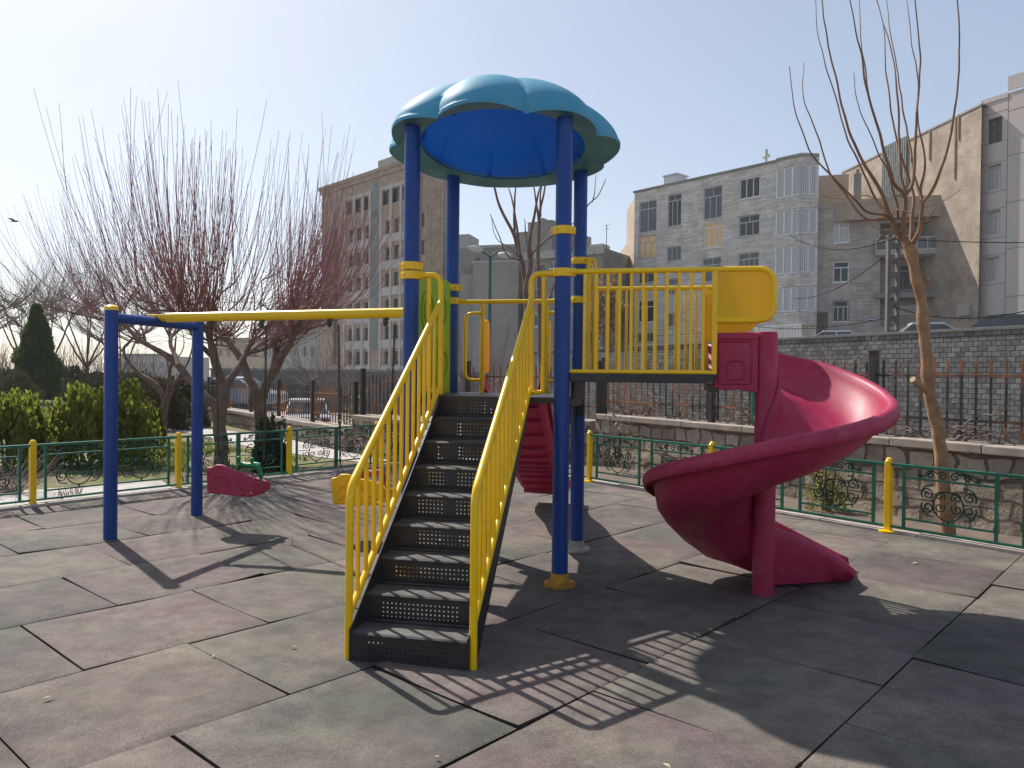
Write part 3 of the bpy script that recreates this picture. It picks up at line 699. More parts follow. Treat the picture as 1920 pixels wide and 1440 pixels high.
def swing_seat(pa, pb, m, mw, label, tilt, zb):
    c = (pa + pb) / 2; e = bd.copy(); e.z = 0; e.normalize(); f = V((e.y, -e.x, 0))          # f towards the camera
    t = thing('bucket_swing', V((c.x, c.y, zb)), label, 'swing seat', 'bucket swings under the yellow beam')
    o = V((c.x, c.y, zb)) + f * .0; up = V((0, 0, 1)); ct, sn = math.cos(tilt), math.sin(tilt)
    def W(x, y, z): xx = x * ct - z * sn; zz = x * sn + z * ct; return o + e * xx + f * y + up * zz
    mb = MB()
    back = [(-.24, .015), (.085, .0), (.12, .012), (.255, .075), (.265, .15), (.215, .20), (.1, .235), (.02, .24), (-.04, .27), (-.1, .282), (-.16, .278), (-.2, .252), (-.258, .24)]
    bk = [W(x, .17, z) for x, z in back]; mb.prism(bk, -f * .03)
    mb.prism([W(-.25, .16, .02), W(-.25, -.12, .02), W(-.24, -.12, .12), W(-.24, .16, .19)], e * .03)
    mb.prism([W(.22, .16, .04), W(.22, -.12, .04), W(.22, -.12, .12), W(.22, .16, .155)], e * .03)
    mb.prism([W(-.24, .15, .0), W(.2, .15, .0), W(.2, -.12, .0), W(-.24, -.12, .0)], up * .03)
    mb.prism([W(-.22, -.12, .01), W(.2, -.12, .01), W(.2, -.12, .12), (W(0, -.12, .15)), W(-.22, -.12, .12)], -f * .03)
    bu = mb.build('bucket', m, t, bevel=.012)
    g = MB(); g.tube(smooth_path([W(-.19, .172, .10), W(-.14, .172, .165), W(-.04, .172, .15), W(.0, .172, .09)], 6), .006, 6); g.tube(smooth_path([W(-.17, .172, .05), W(-.08, .172, .10), W(.04, .172, .05)], 6), .006, 6)
    g.tube(smooth_path([W(.04, .172, .17), W(.10, .172, .09), W(.22, .172, .06)], 6), .006, 6); g.build('embossing', m, bu, 60)
    hb = MB(); hb.tube(fillet([W(-.05, -.03, .1), W(-.05, -.03, .27), W(.16, -.03, .27), W(.2, -.03, .17)], .05), .024, 10)
    hb.tube([W(.05, -.09 + .0, .27) + e * (.075 * math.cos(a * math.pi / 10)) + f * (.075 * math.sin(a * math.pi / 10)) for a in range(20)], .014, 8, closed=True)
    ho = hb.build('steering_wheel', mw, t, 50)
    for (x, y, z) in ((-.05, -.03, .325), (.09, -.03, .325), (.2, -.02, .19)):
        k = MB(); k.ball(W(x, y, z), .024, 10, 7); k.cyl(W(x, y, z - .06), W(x, y, z), .012, 8); k.build('knob', mw, ho, 60)
    for s, p in ((-1, pa), (1, pb)):
        hang = p - V((0, 0, .10)); at = W(s * .24, .0, .20)
        ch = chain(hang, at + up * .16); ch.tube([at + up * .16, at + f * .15 - up * .02], .004, 4); ch.tube([at + up * .16, at - f * .15 - up * .02], .004, 4)
        ch.build('chain', CHAIN, t)
swing_seat(hp[0] + bd * .05, hp[1] + bd * .05, RED, GREENW, 'dark red bucket swing with green wheel, hanging nearest the blue frame', -.05, .36)
swing_seat(hp[2] + bd * .09, hp[3] + bd * .09, YPANEL, RED, 'yellow bucket swing with red wheel, behind the stair railing', .03, .33)
# ------------------------------------------------------------------ ground around the playground
def sheet(name, pts, z, m, n=0):
    b = MB(); p = [V((q[0], q[1], z)) for q in pts]
    if sum(p[i].x * p[(i + 1) % len(p)].y - p[i].y * p[(i + 1) % len(p)].x for i in range(len(p))) < 0: p.reverse()
    b.poly(p); return struct(b.build(name, m))
sheet('ground', [(-700, -60), (700, -60), (700, 1200), (-700, 1200)], -.62, pm('pale_bounce_pavement', (.26, .25, .235), .92, (.19, .182, .172), .3, bmp=.2, bscale=40))  # street tone lightened so it bounces light onto the facades
sheet('bounce_paving', [(-60, -5.02), (60, -5.02), (60, -50), (-60, -50)], -.04, PATH)  # unseen pale paving behind the camera, added to bounce light forward
lo = LN * .075
W_B0, W_B1 = G(427, 768, .45), G(648, 803, .45); W_B0 = W_B0 + (W_B0 - W_B1) * .9
W_C0, W_C1 = G(662, 778, .72), G(745, 787, .72)
W_R0, W_R1 = G(1115, 776, .85), G(1920, 841, .85); W_R1 = W_R1 + (W_R1 - W_R0) * .5
flat = lambda p: (p.x, p.y)
sheet('park_ground', [flat(FL[0] - LDIR * 12 + lo), flat(CORN + lo), (-.9, 14.75), flat(W_C1 + V((.1, .1, 0))), flat(W_C0 + V((.0, .2, 0))), flat(W_B1 + V((.05, .1, 0))), flat(W_B0), (-40, 70), (-80, 60), (-80, -10)], -.02, LAWN)
sheet('soil_strip', [flat(CORN + RN * .07), flat(FR[5] + RDIR * 2 + RN * .07), flat(FR[5] + RDIR * 2 + RN * 3), flat(W_R1 + V((.2, .2, 0))), flat(W_R0 + V((0, .2, 0))), (-.6, 14.8)], -.02, pm('bare_soil', (.17, .13, .10), .95, (.11, .085, .065), 4, bmp=.6, bscale=30, bdist=.02))
p0 = FL[1] - LDIR * 8
sheet('path', [flat(p0 + LN * .09), flat(FL[4] + LN * .09), flat(FL[4] + LN * 1.0 + LDIR * .3), flat(FL[3] + LN * 1.5), flat(FL[2] + LN * 2.5), flat(FL[1] + LN * 3.3), flat(p0 + LN * 4.6)], -.014, PATH)
gp = lambda *uv: [flat(G(u, v, -.01)) for u, v in uv]
sheet('path', gp((205, 806), (262, 803), (345, 810), (480, 840), (560, 852), (690, 868), (745, 862), (740, 845), (660, 836), (560, 826), (430, 808), (330, 797), (262, 797)), -.01, PATH)

# low stone walls with cap stones
def low_wall(a, b, z, thick, label, zb=-.3):
    a, b = V((a.x, a.y, 0)), V((b.x, b.y, 0)); e = (b - a); L = e.length; e.normalize(); n = V((-e.y, e.x, 0))
    if n.y < 0: n = -n
    ang = math.atan2(e.y, e.x); t = thing('stone_wall', a, label, 'wall', rz=ang); sy = 1 if (V((-e.y, e.x, 0)) - n).length < .01 else -1
    m = MB(); y0, y1 = sorted((sy * .03, sy * (thick - .03))); seg = max(2, int(L / .12)); rows = []
    def bulge(x, zz): return .022 * noise.noise(V((x * 5, zz * 6, 1.7))) + .012 * noise.noise(V((x * 13, zz * 13, 4)))
    zs = [zb + (z - .09 - zb) * i / 14 for i in range(15)]
    yf = .03 * sy
    rows = [[V((L * i / seg, yf - sy * bulge(L * i / seg, zz), zz)) for i in range(seg + 1)] for zz in zs]
    m.grid(rows); m.quad((0, y0, zb), (0, y1, zb), (0, y1, z - .09), (0, y0, z - .09)); m.quad((L, y0, zb), (L, y1, zb), (L, y1, z - .09), (L, y0, z - .09)); yb = (thick - .03) * sy
    m.quad((0, yb, zb), (L, yb, zb), (L, yb, z - .09), (0, yb, z - .09))
    m.build('wall', STONE, t, local=True, smooth=60)
    c = MB(); x = -.03
    while x < L:
        l = rnd.uniform(.9, 1.3); x1 = min(x + l - .006, L + .03); j = rnd.uniform(-.006, .006); c.box(x, x1, min(-.02 * sy, thick * sy), max(-.02 * sy, thick * sy), z - .09 + j * 0, z + j); x += l
    c.build('cap', CAPSTONE, t, local=True, bevel=.012)
    return t
low_wall(W_R0, W_R1, .85, .42, 'low rough stone wall with pale capping behind the right green fence')
low_wall(W_B0, W_B1, .45, .42, 'low stone wall sloping away behind the bare trees')
low_wall(W_C0, W_C1, .72, .42, 'short raised block of stone wall behind the stair railing')
low_wall(V((-.95, 14.75, 0)), W_R0 + V((-.1, .05, 0)), .72, .42, 'stone wall stretch behind the straight slide')

def iron_fence(a, b, z, hgt, label, m=IRON, off=.2, pitch=.15, bay=2.4):
    a, b = V((a.x, a.y, z)), V((b.x, b.y, z)); e = (b - a); L = e.length; e.normalize(); n = V((-e.y, e.x, 0)); n = n if n.y > 0 else -n; a = a + n * off; up = V((0, 0, 1))
    t = thing('iron_fence', a, label, 'fence'); nb = max(1, round(L / bay))
    for i in range(nb + 1):
        p = a + e * (L * i / nb); q = MB(); q.bar(p - up * .02, p + up * (hgt + .10), .085, .085, e); q.bar(p + up * (hgt + .10), p + up * (hgt + .115), .1, .1, e); q.build('fence_post', IRONB if rnd.random() < .7 else m, t, bevel=.004)
        if i == nb: break
        x0, x1 = L * i / nb + .045, L * (i + 1) / nb - .045
        r = MB()
        for zz in (hgt * .26, hgt * .80): r.bar(a + e * x0 + up * zz, a + e * x1 + up * zz, .028, .026)
        r.build('rail', m, t)
        k = MB(); x = x0 + .08
        while x < x1 - .03:
            p = a + e * x; h = hgt + rnd.uniform(-.015, .015); k.bar(p + up * .04, p + up * h, .019, .019, e); x += pitch
        k.build('picket_panel', m, t)
iron_fence(W_R0, W_R1, .85, .88, 'rusty orange and black iron picket fence on the low stone wall at right')
iron_fence(W_B0, W_B1, .45, .80, 'rusty iron picket fence on the sloping wall behind the bare trees')
iron_fence(W_C0, W_C1, .72, .78, 'black iron picket fence on the raised wall block behind the stairs', bay=1.2)
iron_fence(V((-.95, 14.75, 0)), W_R0, .72, .95, 'iron picket fence behind the straight slide')

q = P(1432, 762, 10.6); t = thing('green_board', q, 'small green board hung on the iron fence, half hidden by the slide column', 'sign')
m = MB(); m.box(q.x - .17, q.x + .17, q.y - .012, q.y, q.z - .22, q.z + .22); m.build('board', pm('green_board_enamel', (.01, .22, .12), .45), t, bevel=.006)
m = MB(); m.box(q.x - .14, q.x + .14, q.y - .016, q.y - .0125, q.z - .19, q.z - .12); m.build('stripe', WHITEF, t)
# grey block retaining wall, upper street
RW = []
for u, v in ((1000, 661), (1146, 651), (1330, 640.5), (1500, 631), (1700, 621.5), (1920, 610), (2300, 590)):
    RW.append(G(u, v, 2.97))
RW[0] = P(1000, 662, 44); RW[0].z = 2.97
t = thing('retaining_wall', V((RW[2].x, RW[2].y, -.62)), 'tall grey block stone retaining wall below the upper street', 'wall')
b = MB(); c = MB()
a0, a1 = RW[0], RW[-1]; e = (a1 - a0); L = e.length; e.normalize(); n = V((-e.y, e.x, 0)); n = n if n.y > 0 else -n
ang = math.atan2(e.y, e.x); t.matrix_basis = Matrix.Translation(V((a0.x, a0.y, 0))) @ Matrix.Rotation(ang, 4, 'Z')
sy = 1 if n.dot(V((-e.y, e.x, 0))) > 0 else -1
b.box(0, L, min(0, sy * .5), max(0, sy * .5), -.7, 2.88); b.build('wall', BLOCK, t, local=True)
c.box(-.05, L, min(-.04 * sy, sy * .55), max(-.04 * sy, sy * .55), 2.88, 2.97); c.build('cap', pm('dark_coping', (.16, .155, .15), .9), t, local=True, bevel=.01)
UP = [(a0.x - .0 + n.x * .3, a0.y + n.y * .3, 2.86), (a1.x + n.x * .3, a1.y + n.y * .3, 2.86), (60, 20, 2.86), (70, 90, 2.86), (5, 90, 2.86)]
b = MB(); b.poly([V(p) for p in UP]); struct(b.build('upper_street', pm('worn_asphalt', (.15, .145, .14), .92, (.11, .107, .102), .4)))

# ------------------------------------------------------------------ buildings
class Fac:
    """one facade plane: x along it, z up, y into the building"""
    def __init__(s, root, a, b):
        s.root = root; s.o = V((a.x, a.y, 0)); s.e = V((b.x - a.x, b.y - a.y, 0)); s.L = s.e.length; s.e.normalize(); s.n = V((-s.e.y, s.e.x, 0))
        s.M = Matrix.Translation(s.o) @ Matrix.Rotation(math.atan2(s.e.y, s.e.x), 4, 'Z')
    def hit(s, u, v):
        d = ray(u, v); t = (s.o - EYE).dot(s.n) / d.dot(s.n); X = EYE + d * t - s.o; return X.dot(s.e), X.z
    def rect(s, u0, u1, v0, v1):
        um = (u0 + u1) / 2; return (s.hit(u0, (v0 + v1) / 2)[0], s.hit(u1, (v0 + v1) / 2)[0], s.hit(um, v1)[1], s.hit(um, v0)[1])
def building(name, a, b, label, cat='building', group=None):
    ang = math.atan2(b.y - a.y, b.x - a.x); t = thing(name, (a.x, a.y, 0), label, cat, group, rz=ang); return t, Fac(t, a, b)
def wall_with_holes(mb, L0, L1, z0, z1, rects, y=0, depth=.18):
    xs = sorted({L0, L1} | {min(max(r[k], L0), L1) for r in rects for k in (0, 1)}); zs = sorted({z0, z1} | {min(max(r[k], z0), z1) for r in rects for k in (2, 3)})
    inside = lambda x, z: any(r[0] < x < r[1] and r[2] < z < r[3] for r in rects)
    for i in range(len(xs) - 1):
        for j in range(len(zs) - 1):
            if inside((xs[i] + xs[i + 1]) / 2, (zs[j] + zs[j + 1]) / 2): continue
            mb.quad((xs[i], y, zs[j]), (xs[i + 1], y, zs[j]), (xs[i + 1], y, zs[j + 1]), (xs[i], y, zs[j + 1]))
    for x0, x1, a, b in rects:
        mb.quad((x0, y, a), (x0, y, b), (x0, y + depth, b), (x0, y + depth, a)); mb.quad((x1, y, a), (x1, y + depth, a), (x1, y + depth, b), (x1, y, b))
        mb.quad((x0, y, b), (x1, y, b), (x1, y + depth, b), (x0, y + depth, b)); mb.quad((x0, y, a), (x0, y + depth, a), (x1, y + depth, a), (x1, y, a))
def shell(mb, L0, L1, D, z0, z1, y=0, ro=0.0):
    B1 = L1 - ro
    mb.quad((L0, y, z0), (L0, y, z1), (L0, y + D, z1), (L0, y + D, z0)); mb.quad((L1, y, z0), (B1, y + D, z0), (B1, y + D, z1), (L1, y, z1))
    mb.quad((L0, y + D, z0), (L0, y + D, z1), (B1, y + D, z1), (B1, y + D, z0)); mb.quad((L0, y, z1), (L1, y, z1), (B1, y + D, z1), (L0, y + D, z1))
def window(par, r, nx=3, tr=None, fm=WHITEF, pmn=GLASSD, y=.12, fw=.075, sill=True, bars=False, tops=None):
    x0, x1, z0, z1 = r; f = MB(); w2 = fw
    f.box(x0, x0 + w2, y - .05, y + .02, z0, z1); f.box(x1 - w2, x1, y - .05, y + .02, z0, z1); f.box(x0 + w2, x1 - w2, y - .05, y + .02, z1 - w2, z1); f.box(x0 + w2, x1 - w2, y - .05, y + .02, z0, z0 + w2)
    zt = z1 - (z1 - z0) * tr if tr else z1 - w2
    if tr: f.box(x0 + w2, x1 - w2, y - .045, y + .02, zt - w2 / 2, zt + w2 / 2)
    for k in range(1, nx):
        x = x0 + (x1 - x0) * k / nx; f.box(x - w2 / 2.4, x + w2 / 2.4, y - .042, y + .02, z0 + w2, zt - (w2 / 2 if tr else 0))
    if tr and tops:
        for k in range(1, tops):
            x = x0 + (x1 - x0) * k / tops; f.box(x - w2 / 2.4, x + w2 / 2.4, y - .042, y + .02, zt + w2 / 2, z1 - w2)
    if sill: f.box(x0 - .05, x1 + .05, -.05, y - .05, z0 - .07, z0)
    fo = f.build('window', fm, par, local=True)
    p = MB(); p.quad((x0 + .01, y, z0 + .01), (x1 - .01, y, z0 + .01), (x1 - .01, y, z1 - .01), (x0 + .01, y, z1 - .01)); p.build('pane', pmn, fo, local=True)
    if bars:
        g = MB(); n = max(4, int((x1 - x0) / .14))
        for k in range(n + 1): x = x0 + (x1 - x0) * k / n; g.box(x - .012, x + .012, -.03, -.006, z0, z1)
        for zz in (z0 + .1, z1 - .1): g.box(x0, x1, -.036, -.031, zz - .015, zz + .015)
        g.build('window_bars', DARKF, fo, local=True)
    return fo

# light grey brick block with bay windows
a, b = G(1190, 362, 17.0), G(1523, 289.5, 17.0)
t, F = building('brick_apartment_block', a, b, 'light grey brick apartment block with stacked white bay windows', group=None)
L = F.L; xb = F.hit(1456, 400)[0]
W1 = []
def addw(lst, u0, u1, v0, v1, **k): lst.append((F.rect(u0, u1, v0, v1), k))
for q in ((1198.5, 1231, 377, 435, dict(nx=2, tr=.25, tops=2, fm=GREYF, pmn=GLASSM)), (1197.5, 1230.5, 441, 484, dict(nx=3, tr=.3, tops=2, fm=GREYF, pmn=GLASSO)), (1197, 1230, 501, 530, dict(nx=2, fm=GREYF, pmn=GLASSM)), (1196, 1229, 563, 604, dict(nx=2, tr=.3, fm=WHITEF, pmn=GLASSD)), (1196, 1228, 624, 642, dict(nx=3, fm=WHITEF, pmn=GLASSM, bars=True)),
          (1252, 1277.5, 364, 424, dict(nx=3, tr=.2, tops=2, fm=GREYF, pmn=GLASSD)), (1250.5, 1277, 462, 489, dict(nx=3, fm=GREYF, pmn=GLASSM)), (1249.5, 1276, 522, 552, dict(nx=3, tr=.4, fm=GREYF, pmn=GLASSM)), (1248.5, 1274.5, 587, 613, dict(nx=2, fm=GREYF, pmn=GLASSD)),
          (1319.5, 1354, 350, 410, dict(nx=3, tr=.3, tops=2, fm=GREYF, pmn=GLASSM)), (1319, 1353, 416, 464, dict(nx=3, tr=.22, tops=2, fm=WHITEF, pmn=GLASSO)), (1317, 1352, 483, 528, dict(nx=2, tr=.3, tops=2, fm=GREYF, pmn=GLASSM)), (1316, 1350, 548, 600, dict(nx=2, fm=GREYF, pmn=GLASSD)),
          (1386.5, 1424.5, 333, 371, dict(nx=3, fm=WHITEF, pmn=GLASSD)), (1385.5, 1424, 403, 442, dict(nx=3, tr=.33, tops=2, fm=GREYF, pmn=GLASSD)), (1384.5, 1423, 474, 502, dict(nx=4, tr=.4, tops=2, fm=GREYF, pmn=GLASSM)), (1384, 1422, 545, 582, dict(nx=3, fm=GREYF, pmn=GLASSM))):
    addw(W1, *q[:4], **q[4])
m = MB(); wall_with_holes(m, 0, xb, -1, 17.0, [r for r, k in W1]); shell(m, 0, L, 6, -1, 16.9, y=.9, ro=5.7); m.quad((0, 0, -1), (0, 0, 17), (0, .9, 17), (0, .9, -1)); m.quad((0, 0, 16.9), (xb, 0, 16.9), (xb, .9, 16.9), (0, .9, 16.9))
m.quad((xb, 0, -1), (xb, .9, -1), (xb, .9, 17), (xb, 0, 17)); m.quad((xb, .9, -1), (L, .9, -1), (L, .9, 17), (xb, .9, 17))
wo = m.build('wall', BRICKL, t, local=True)
for r, k in W1: window(t, r, **k)
c = MB(); c.box(-.1, xb, -.10, .2, 17.0, 17.16); c.prism([V((xb + .003, -.2, 17.0)), V((L - .72, -.2, 17.0)), V((L + .1, .84, 17.0)), V((xb + .003, .84, 17.0))], (0, 0, .16)); c.build('roof_edge', CONC, t, local=True)
# bays: brick bands and white glazing
zb = [F.hit(1490, v)[1] for v in (290, 312, 368, 392, 440, 462, 513, 538, 585, 610)]
for i in range(0, 10, 2):
    bd_ = MB(); p = [V((xb, .1, zb[i + 1])), V((xb, -.14, zb[i + 1])), V((L - .72, -.14, zb[i + 1])), V((L + .06, .86, zb[i + 1])), V((xb, .86, zb[i + 1]))]
    bd_.prism(p, (0, 0, zb[i] - zb[i + 1] - .002)); bd_.build('bay_band', BRICKL, t, local=True)
for i in range(1, 9, 2):
    z1, z0 = zb[i] - .02, zb[i + 1] + .02; f = MB(); g = MB()
    pts = [V((xb + .06, -.06, 0)), V((L - .76, -.06, 0)), V((L - .02, .85, 0))]
    for j in range(2):
        p, q = pts[j], pts[j + 1]; up = V((0, 0, 1)); nn = max(1, round((q - p).length / .66))
        for k in range(nn + 1):
            x = p + (q - p) * (k / nn); f.bar(x + up * z0, x + up * z1, .12, .10)
        for zz in (z0 + .04, z1 - .04): f.bar(p + up * zz, q + up * zz, .08, .08)
        g.quad(p + up * z0, q + up * z0, q + up * z1, p + up * z1)
    fo = f.build('bay_window', WHITEF, t, local=True); g.build('pane', GLASSC, fo, local=True)
# plaster gable side and roof items
sd = MB(); x0 = .0
p1 = F.hit(1186, 400)
sdir = V((-.10, 1, 0)).normalized(); s0 = V((a.x, a.y, 0)) - sdir * .02
for d0, d1, zt_ in ((0, 2.6, 16.6), (2.6, 5.3, 13.2)):
    q0, q1 = s0 + sdir * d0, s0 + sdir * d1; sd.prism([q0 + V((0, 0, -1)), q1 + V((0, 0, -1)), q1 + V((0, 0, zt_ - .5)), q0 + V((0, 0, zt_))], (2.5, .5, 0))
sd.build('side_wall', PLASTER, t)
q = MB(); zz = 17.15; x = F.hit(1238, 345)[0]; q.box(x - .55, x + .75, 1.2, 2.6, 16.9, zz + 1.0); q.box(x - .65, x + .85, 1.1, 2.7, zz + 1.0, zz + 1.12); q.build('roof_cooler', ALU, t, local=True)
q = MB(); x = F.hit(1423, 300)[0]; q.tube([(x, 1, 16.9), (x, 1, 17.9)], .10, 8); q.tube([(x - .25, 1, 17.9), (x + .25, 1, 17.9)], .13, 8); q.tube([(x, 1, 17.9), (x, 1, 18.4)], .12, 8); q.build('flue', GREYF, t, local=True)

# white railing in front of its ground floor
p, q = P(1416, 633, 50), P(1502, 630, 47); t = thing('white_railing', V((p.x, p.y, 3.0)), 'white barred railing at the foot of the light brick block', 'railing')
m = MB(); z0, z1 = p.z - .3, P(1460, 611, 48.5).z
for k in range(33):
    x = p + (q - p) * (k / 32); m.bar(V((x.x, x.y, z0)), V((x.x, x.y, z1)), .045, .045)
m.bar(V((p.x, p.y, z1)), V((q.x, q.y, z1)), .06, .05); m.build('bars', WHITEF, t)

# darker brick house with balconies
a, b = G(1519, 386, 13.75), G(1760, 373, 13.75)
t, F = building('brick_house', a, b, 'dark brown brick house with recessed balconies, in shade beside the tall bare wall')
L = F.L; W2 = []
def addw2(*q, **k): W2.append((F.rect(*q), k))
addw2(1564, 1592.5, 416, 455, nx=3, tr=.3, tops=3, fm=WHITEF, pmn=GLASSC); addw2(1562, 1592, 490, 529, nx=2, tr=.3, fm=WHITEF, pmn=GLASSD); addw2(1561.5, 1591, 563, 603, nx=3, tr=.3, fm=WHITEF, pmn=GLASSD, bars=True); addw2(1516, 1552, 586, 640, nx=2, fm=DARKF, pmn=GLASSD, sill=False)
BAL = [F.rect(1650, 1754, 417, 470), F.rect(1650, 1754, 482, 550), F.rect(1650, 1754, 560, 612)]
m = MB(); ztop = 13.75; wall_with_holes(m, 0, L, -1, ztop, [r for r, k in W2]); m.f = []; m.v = []
wall_with_holes(m, 0, L, -1, ztop, [r for r, k in W2] + BAL); shell(m, 0, L, 9, -1, ztop - .02)
for r in BAL: wall_with_holes(m, r[0], r[1], r[2], r[3], [], y=1.3); m.quad((r[0], 0, r[2]), (r[1], 0, r[2]), (r[1], 1.3, r[2]), (r[0], 1.3, r[2])); m.quad((r[0], 0, r[3]), (r[0], 1.3, r[3]), (r[1], 1.3, r[3]), (r[1], 0, r[3])); m.quad((r[0], 0, r[2]), (r[0], 1.3, r[2]), (r[0], 1.3, r[3]), (r[0], 0, r[3])); m.quad((r[1], 0, r[2]), (r[1], 0, r[3]), (r[1], 1.3, r[3]), (r[1], 1.3, r[2]))
m.build('wall', BRICKE, t, local=True)
for r, k in W2: window(t, r, **k)
for i, r in enumerate(BAL):
    xm0, xm1 = r[0] + (r[1] - r[0]) * .36, r[1] - .5
    ww = (xm0, xm1, r[2] + (.9 if i != 1 else .35), r[3] - .35); f = MB()
    window(t, ww, nx=4, tr=.25, tops=2, fm=WHITEF if i else GREYF, pmn=GLASSC if i == 2 else GLASSD, y=1.25, sill=False, bars=False)
    if i:
        g = MB(); n = 16
        for k in range(n + 1): x = xm0 + (xm1 - xm0) * k / n; g.box(x - .02, x + .02, 1.14, 1.17, ww[2], ww[3])
        g.build('window_bars', WHITEF if i == 2 else DARKF, t, local=True)
    if i < 2:
        rl = MB(); hr = .85 if i == 0 else .1
        x0 = r[0] - .3
        if i == 0:
            rl.box(x0, r[1] + .1, -.42, -.36, r[2] + .78, r[2] + .86); rl.box(x0, r[1] + .1, -.42, -.36, r[2] - .02, r[2] + .06)
            for k in range(7): x = x0 + (r[1] + .1 - x0) * k / 6; rl.box(x - .03, x + .03, -.415, -.365, r[2] + .06, r[2] + .78)
            ro_ = rl.build('balcony_railing', GREYF, t, local=True); g = MB(); g.quad((x0, -.39, r[2]), (r[1] + .1, -.39, r[2]), (r[1] + .1, -.39, r[2] + .8), (x0, -.39, r[2] + .8)); g.build('glass_panel', GLASSM, ro_, local=True)
        s_ = MB(); s_.box(x0, r[1] + .12, -.46, .0, r[2] - .32, r[2] - .03); s_.build('balcony_slab', CONCL if i == 0 else CONC, t, local=True)
zc0 = F.hit(1660, 413)[1]
x1560 = F.hit(1562, 395)[0]
c = MB(); c.prism([V((x1560, -.02, zc0)), V((x1560 + .9, -.75, zc0)), V((L + .02, -.75, zc0)), V((L + .02, -.02, zc0))], (0, 0, ztop - zc0 + .12)); c.build('parapet', pm('beige_brick_parapet', (.42, .33, .255), .9, (.35, .28, .22), 3), t, local=True)
# raised rooftop rooms
c = MB(); xa, xb2 = F.hit(1536, 350)[0], F.hit(1600, 350)[0]; c.box(xa, xb2, 3.0, 8.0, ztop - .03, F.hit(1560, 335)[1] + 1.0); c.box(-.2, xb2 + .3, 1.5, 2.9, ztop - .03, F.hit(1560, 362)[1] + .1); c.build('roof_room', PLASTER, t, local=True)
c = MB(); xa = F.hit(1611, 350)[0]; c.box(xa - .25, xa + .25, 1.0, 1.5, ztop, F.hit(1612, 318)[1]); c.box(xa - .1, xa + .12, 1.05, 1.4, F.hit(1612, 318)[1], F.hit(1612, 310)[1]); c.build('chimney', CONC, t, local=True)
c = MB(); xa = F.hit(1625, 370)[0]; c.box(xa - .5, xa + .8, .3, .8, ztop, ztop + .3); c.build('planter', pm('terracotta', (.35, .12, .07), .8), t, local=True)

# tall bare brown side wall behind it
a, b = G(1606, 312, 18.5), G(1841, 197.5, 18.5)
a = a + (a - b) * .15
t, F = building('tall_rendered_building', a, b, 'tall building side with bare stained brown render, rising to the right')
L = F.L; m = MB(); zb0 = -1.0; n = 40

m.grid([[V((L * i / n, 0, zb0 + (18.5 - zb0) * j / 14)) for i in range(n + 1)] for j in range(15)])
m.quad((0, 0, 18.5), (L, 0, 18.5), (L, 14, 18.5), (0, 14, 18.5)); m.quad((0, 0, zb0), (0, 0, 18.5), (0, 14, 18.5), (0, 14, zb0)); m.quad((0, 14, zb0), (0, 14, 18.5), (L, 14, 18.5), (L, 14, zb0))
m.build('wall', BROWNW, t, local=True)
c = MB(); c.box(-.05, L, -.06, .3, 18.5, 18.62); c.build('roof_edge', CONC, t, local=True)
x0, x1 = F.hit(1658, 320)[0], F.hit(1701, 320)[0]; c = MB(); z1 = 18.64; z0 = F.hit(1670, 372)[1]
for k in range(14): x = x0 + (x1 - x0) * k / 13; c.box(x - .06, x + .06, -.16, -.03, z0, z1 + .25)
for k in range(5): z = z0 + (z1 - z0) * (k + .5) / 5; c.box(x0, x1, -.12, -.05, z - .04, z + .04)
c.build('metal_cladding', pm('striped_metal', (.20, .22, .21), .5, (.12, .14, .13), 2), t, local=True)
for u, v0, v1 in ((1793, 222, 335), (1799, 215, 262), (1745, 245, 300)):
    c = MB(); x = F.hit(u, v0)[0]; c.tube([(x, -.06, F.hit(u, v0)[1]), (x, -.06, F.hit(u, v1)[1])], .06, 6); c.build('drain_pipe', PLASTER, t, local=True)
c = MB(); x = F.hit(1812, 580)[0]; z = F.hit(1812, 585)[1]; c.box(x - .5, x + .5, -.3, -.02, z - .25, z + .5); c.build('meter_box', CONCL, t, local=True)

# grey panelled building at the frame edge
a, b = G(1842, 190, 18.9), G(1920, 165.5, 18.9); b = b + (b - a) * 1.2
t, F = building('panelled_building', a, b, 'grey panel clad building at the right edge with four narrow windows')
L = F.L; W3 = [F.rect(1851, 1879, 221, 268), F.rect(1850, 1876.5, 309, 355), F.rect(1848.5, 1875, 395, 440), F.rect(1846, 1872.5, 482, 527)]
m = MB(); wall_with_holes(m, 0, L, 2.0, 18.9, W3, depth=.35); shell(m, 0, L, 12, -1, 18.88); m.build('wall', PANELG, t, local=True)
for i, r in enumerate(W3): window(t, r, nx=2, tr=.33, tops=2, fm=DARKF if i == 0 else GREYF, pmn=pm('brown_blind', (.16, .135, .11), .7) if i == 0 else GLASSC, y=.26, sill=False)
sm = MB(); xs = F.hit(1888, 350)[0]
sm.box(xs - .012, xs + .012, -.006, .01, 2, 18.8)
for v in (212, 268, 305, 360, 392, 446, 478, 533): z = F.hit(1865, v)[1]; sm.box(.02, xs - .012, -.006, .01, z - .012, z + .012)
for v in (206, 290, 378, 465, 555): z = F.hit(1900, v)[1]; sm.box(xs + .012, L, -.006, .01, z - .012, z + .012)
sm.build('panel_joint', pm('joint_dark', (.07, .065, .065), .8), t, local=True)
z = F.hit(1865, 205)[1]
c = MB(); c.box(-.05, xs, -.05, -.008, z + .5, 18.95); c.build('parapet', PANELG, t, local=True)
c = MB(); c.box(xs, L, -.07, -.008, z + 1.7, 19.0); c.build('parapet', PANELG, t, local=True)
c = MB(); c.box(0, L, .02, .2, 2.0, F.hit(1865, 600)[1]); c.build('base_cladding', DARKF, t, local=True)

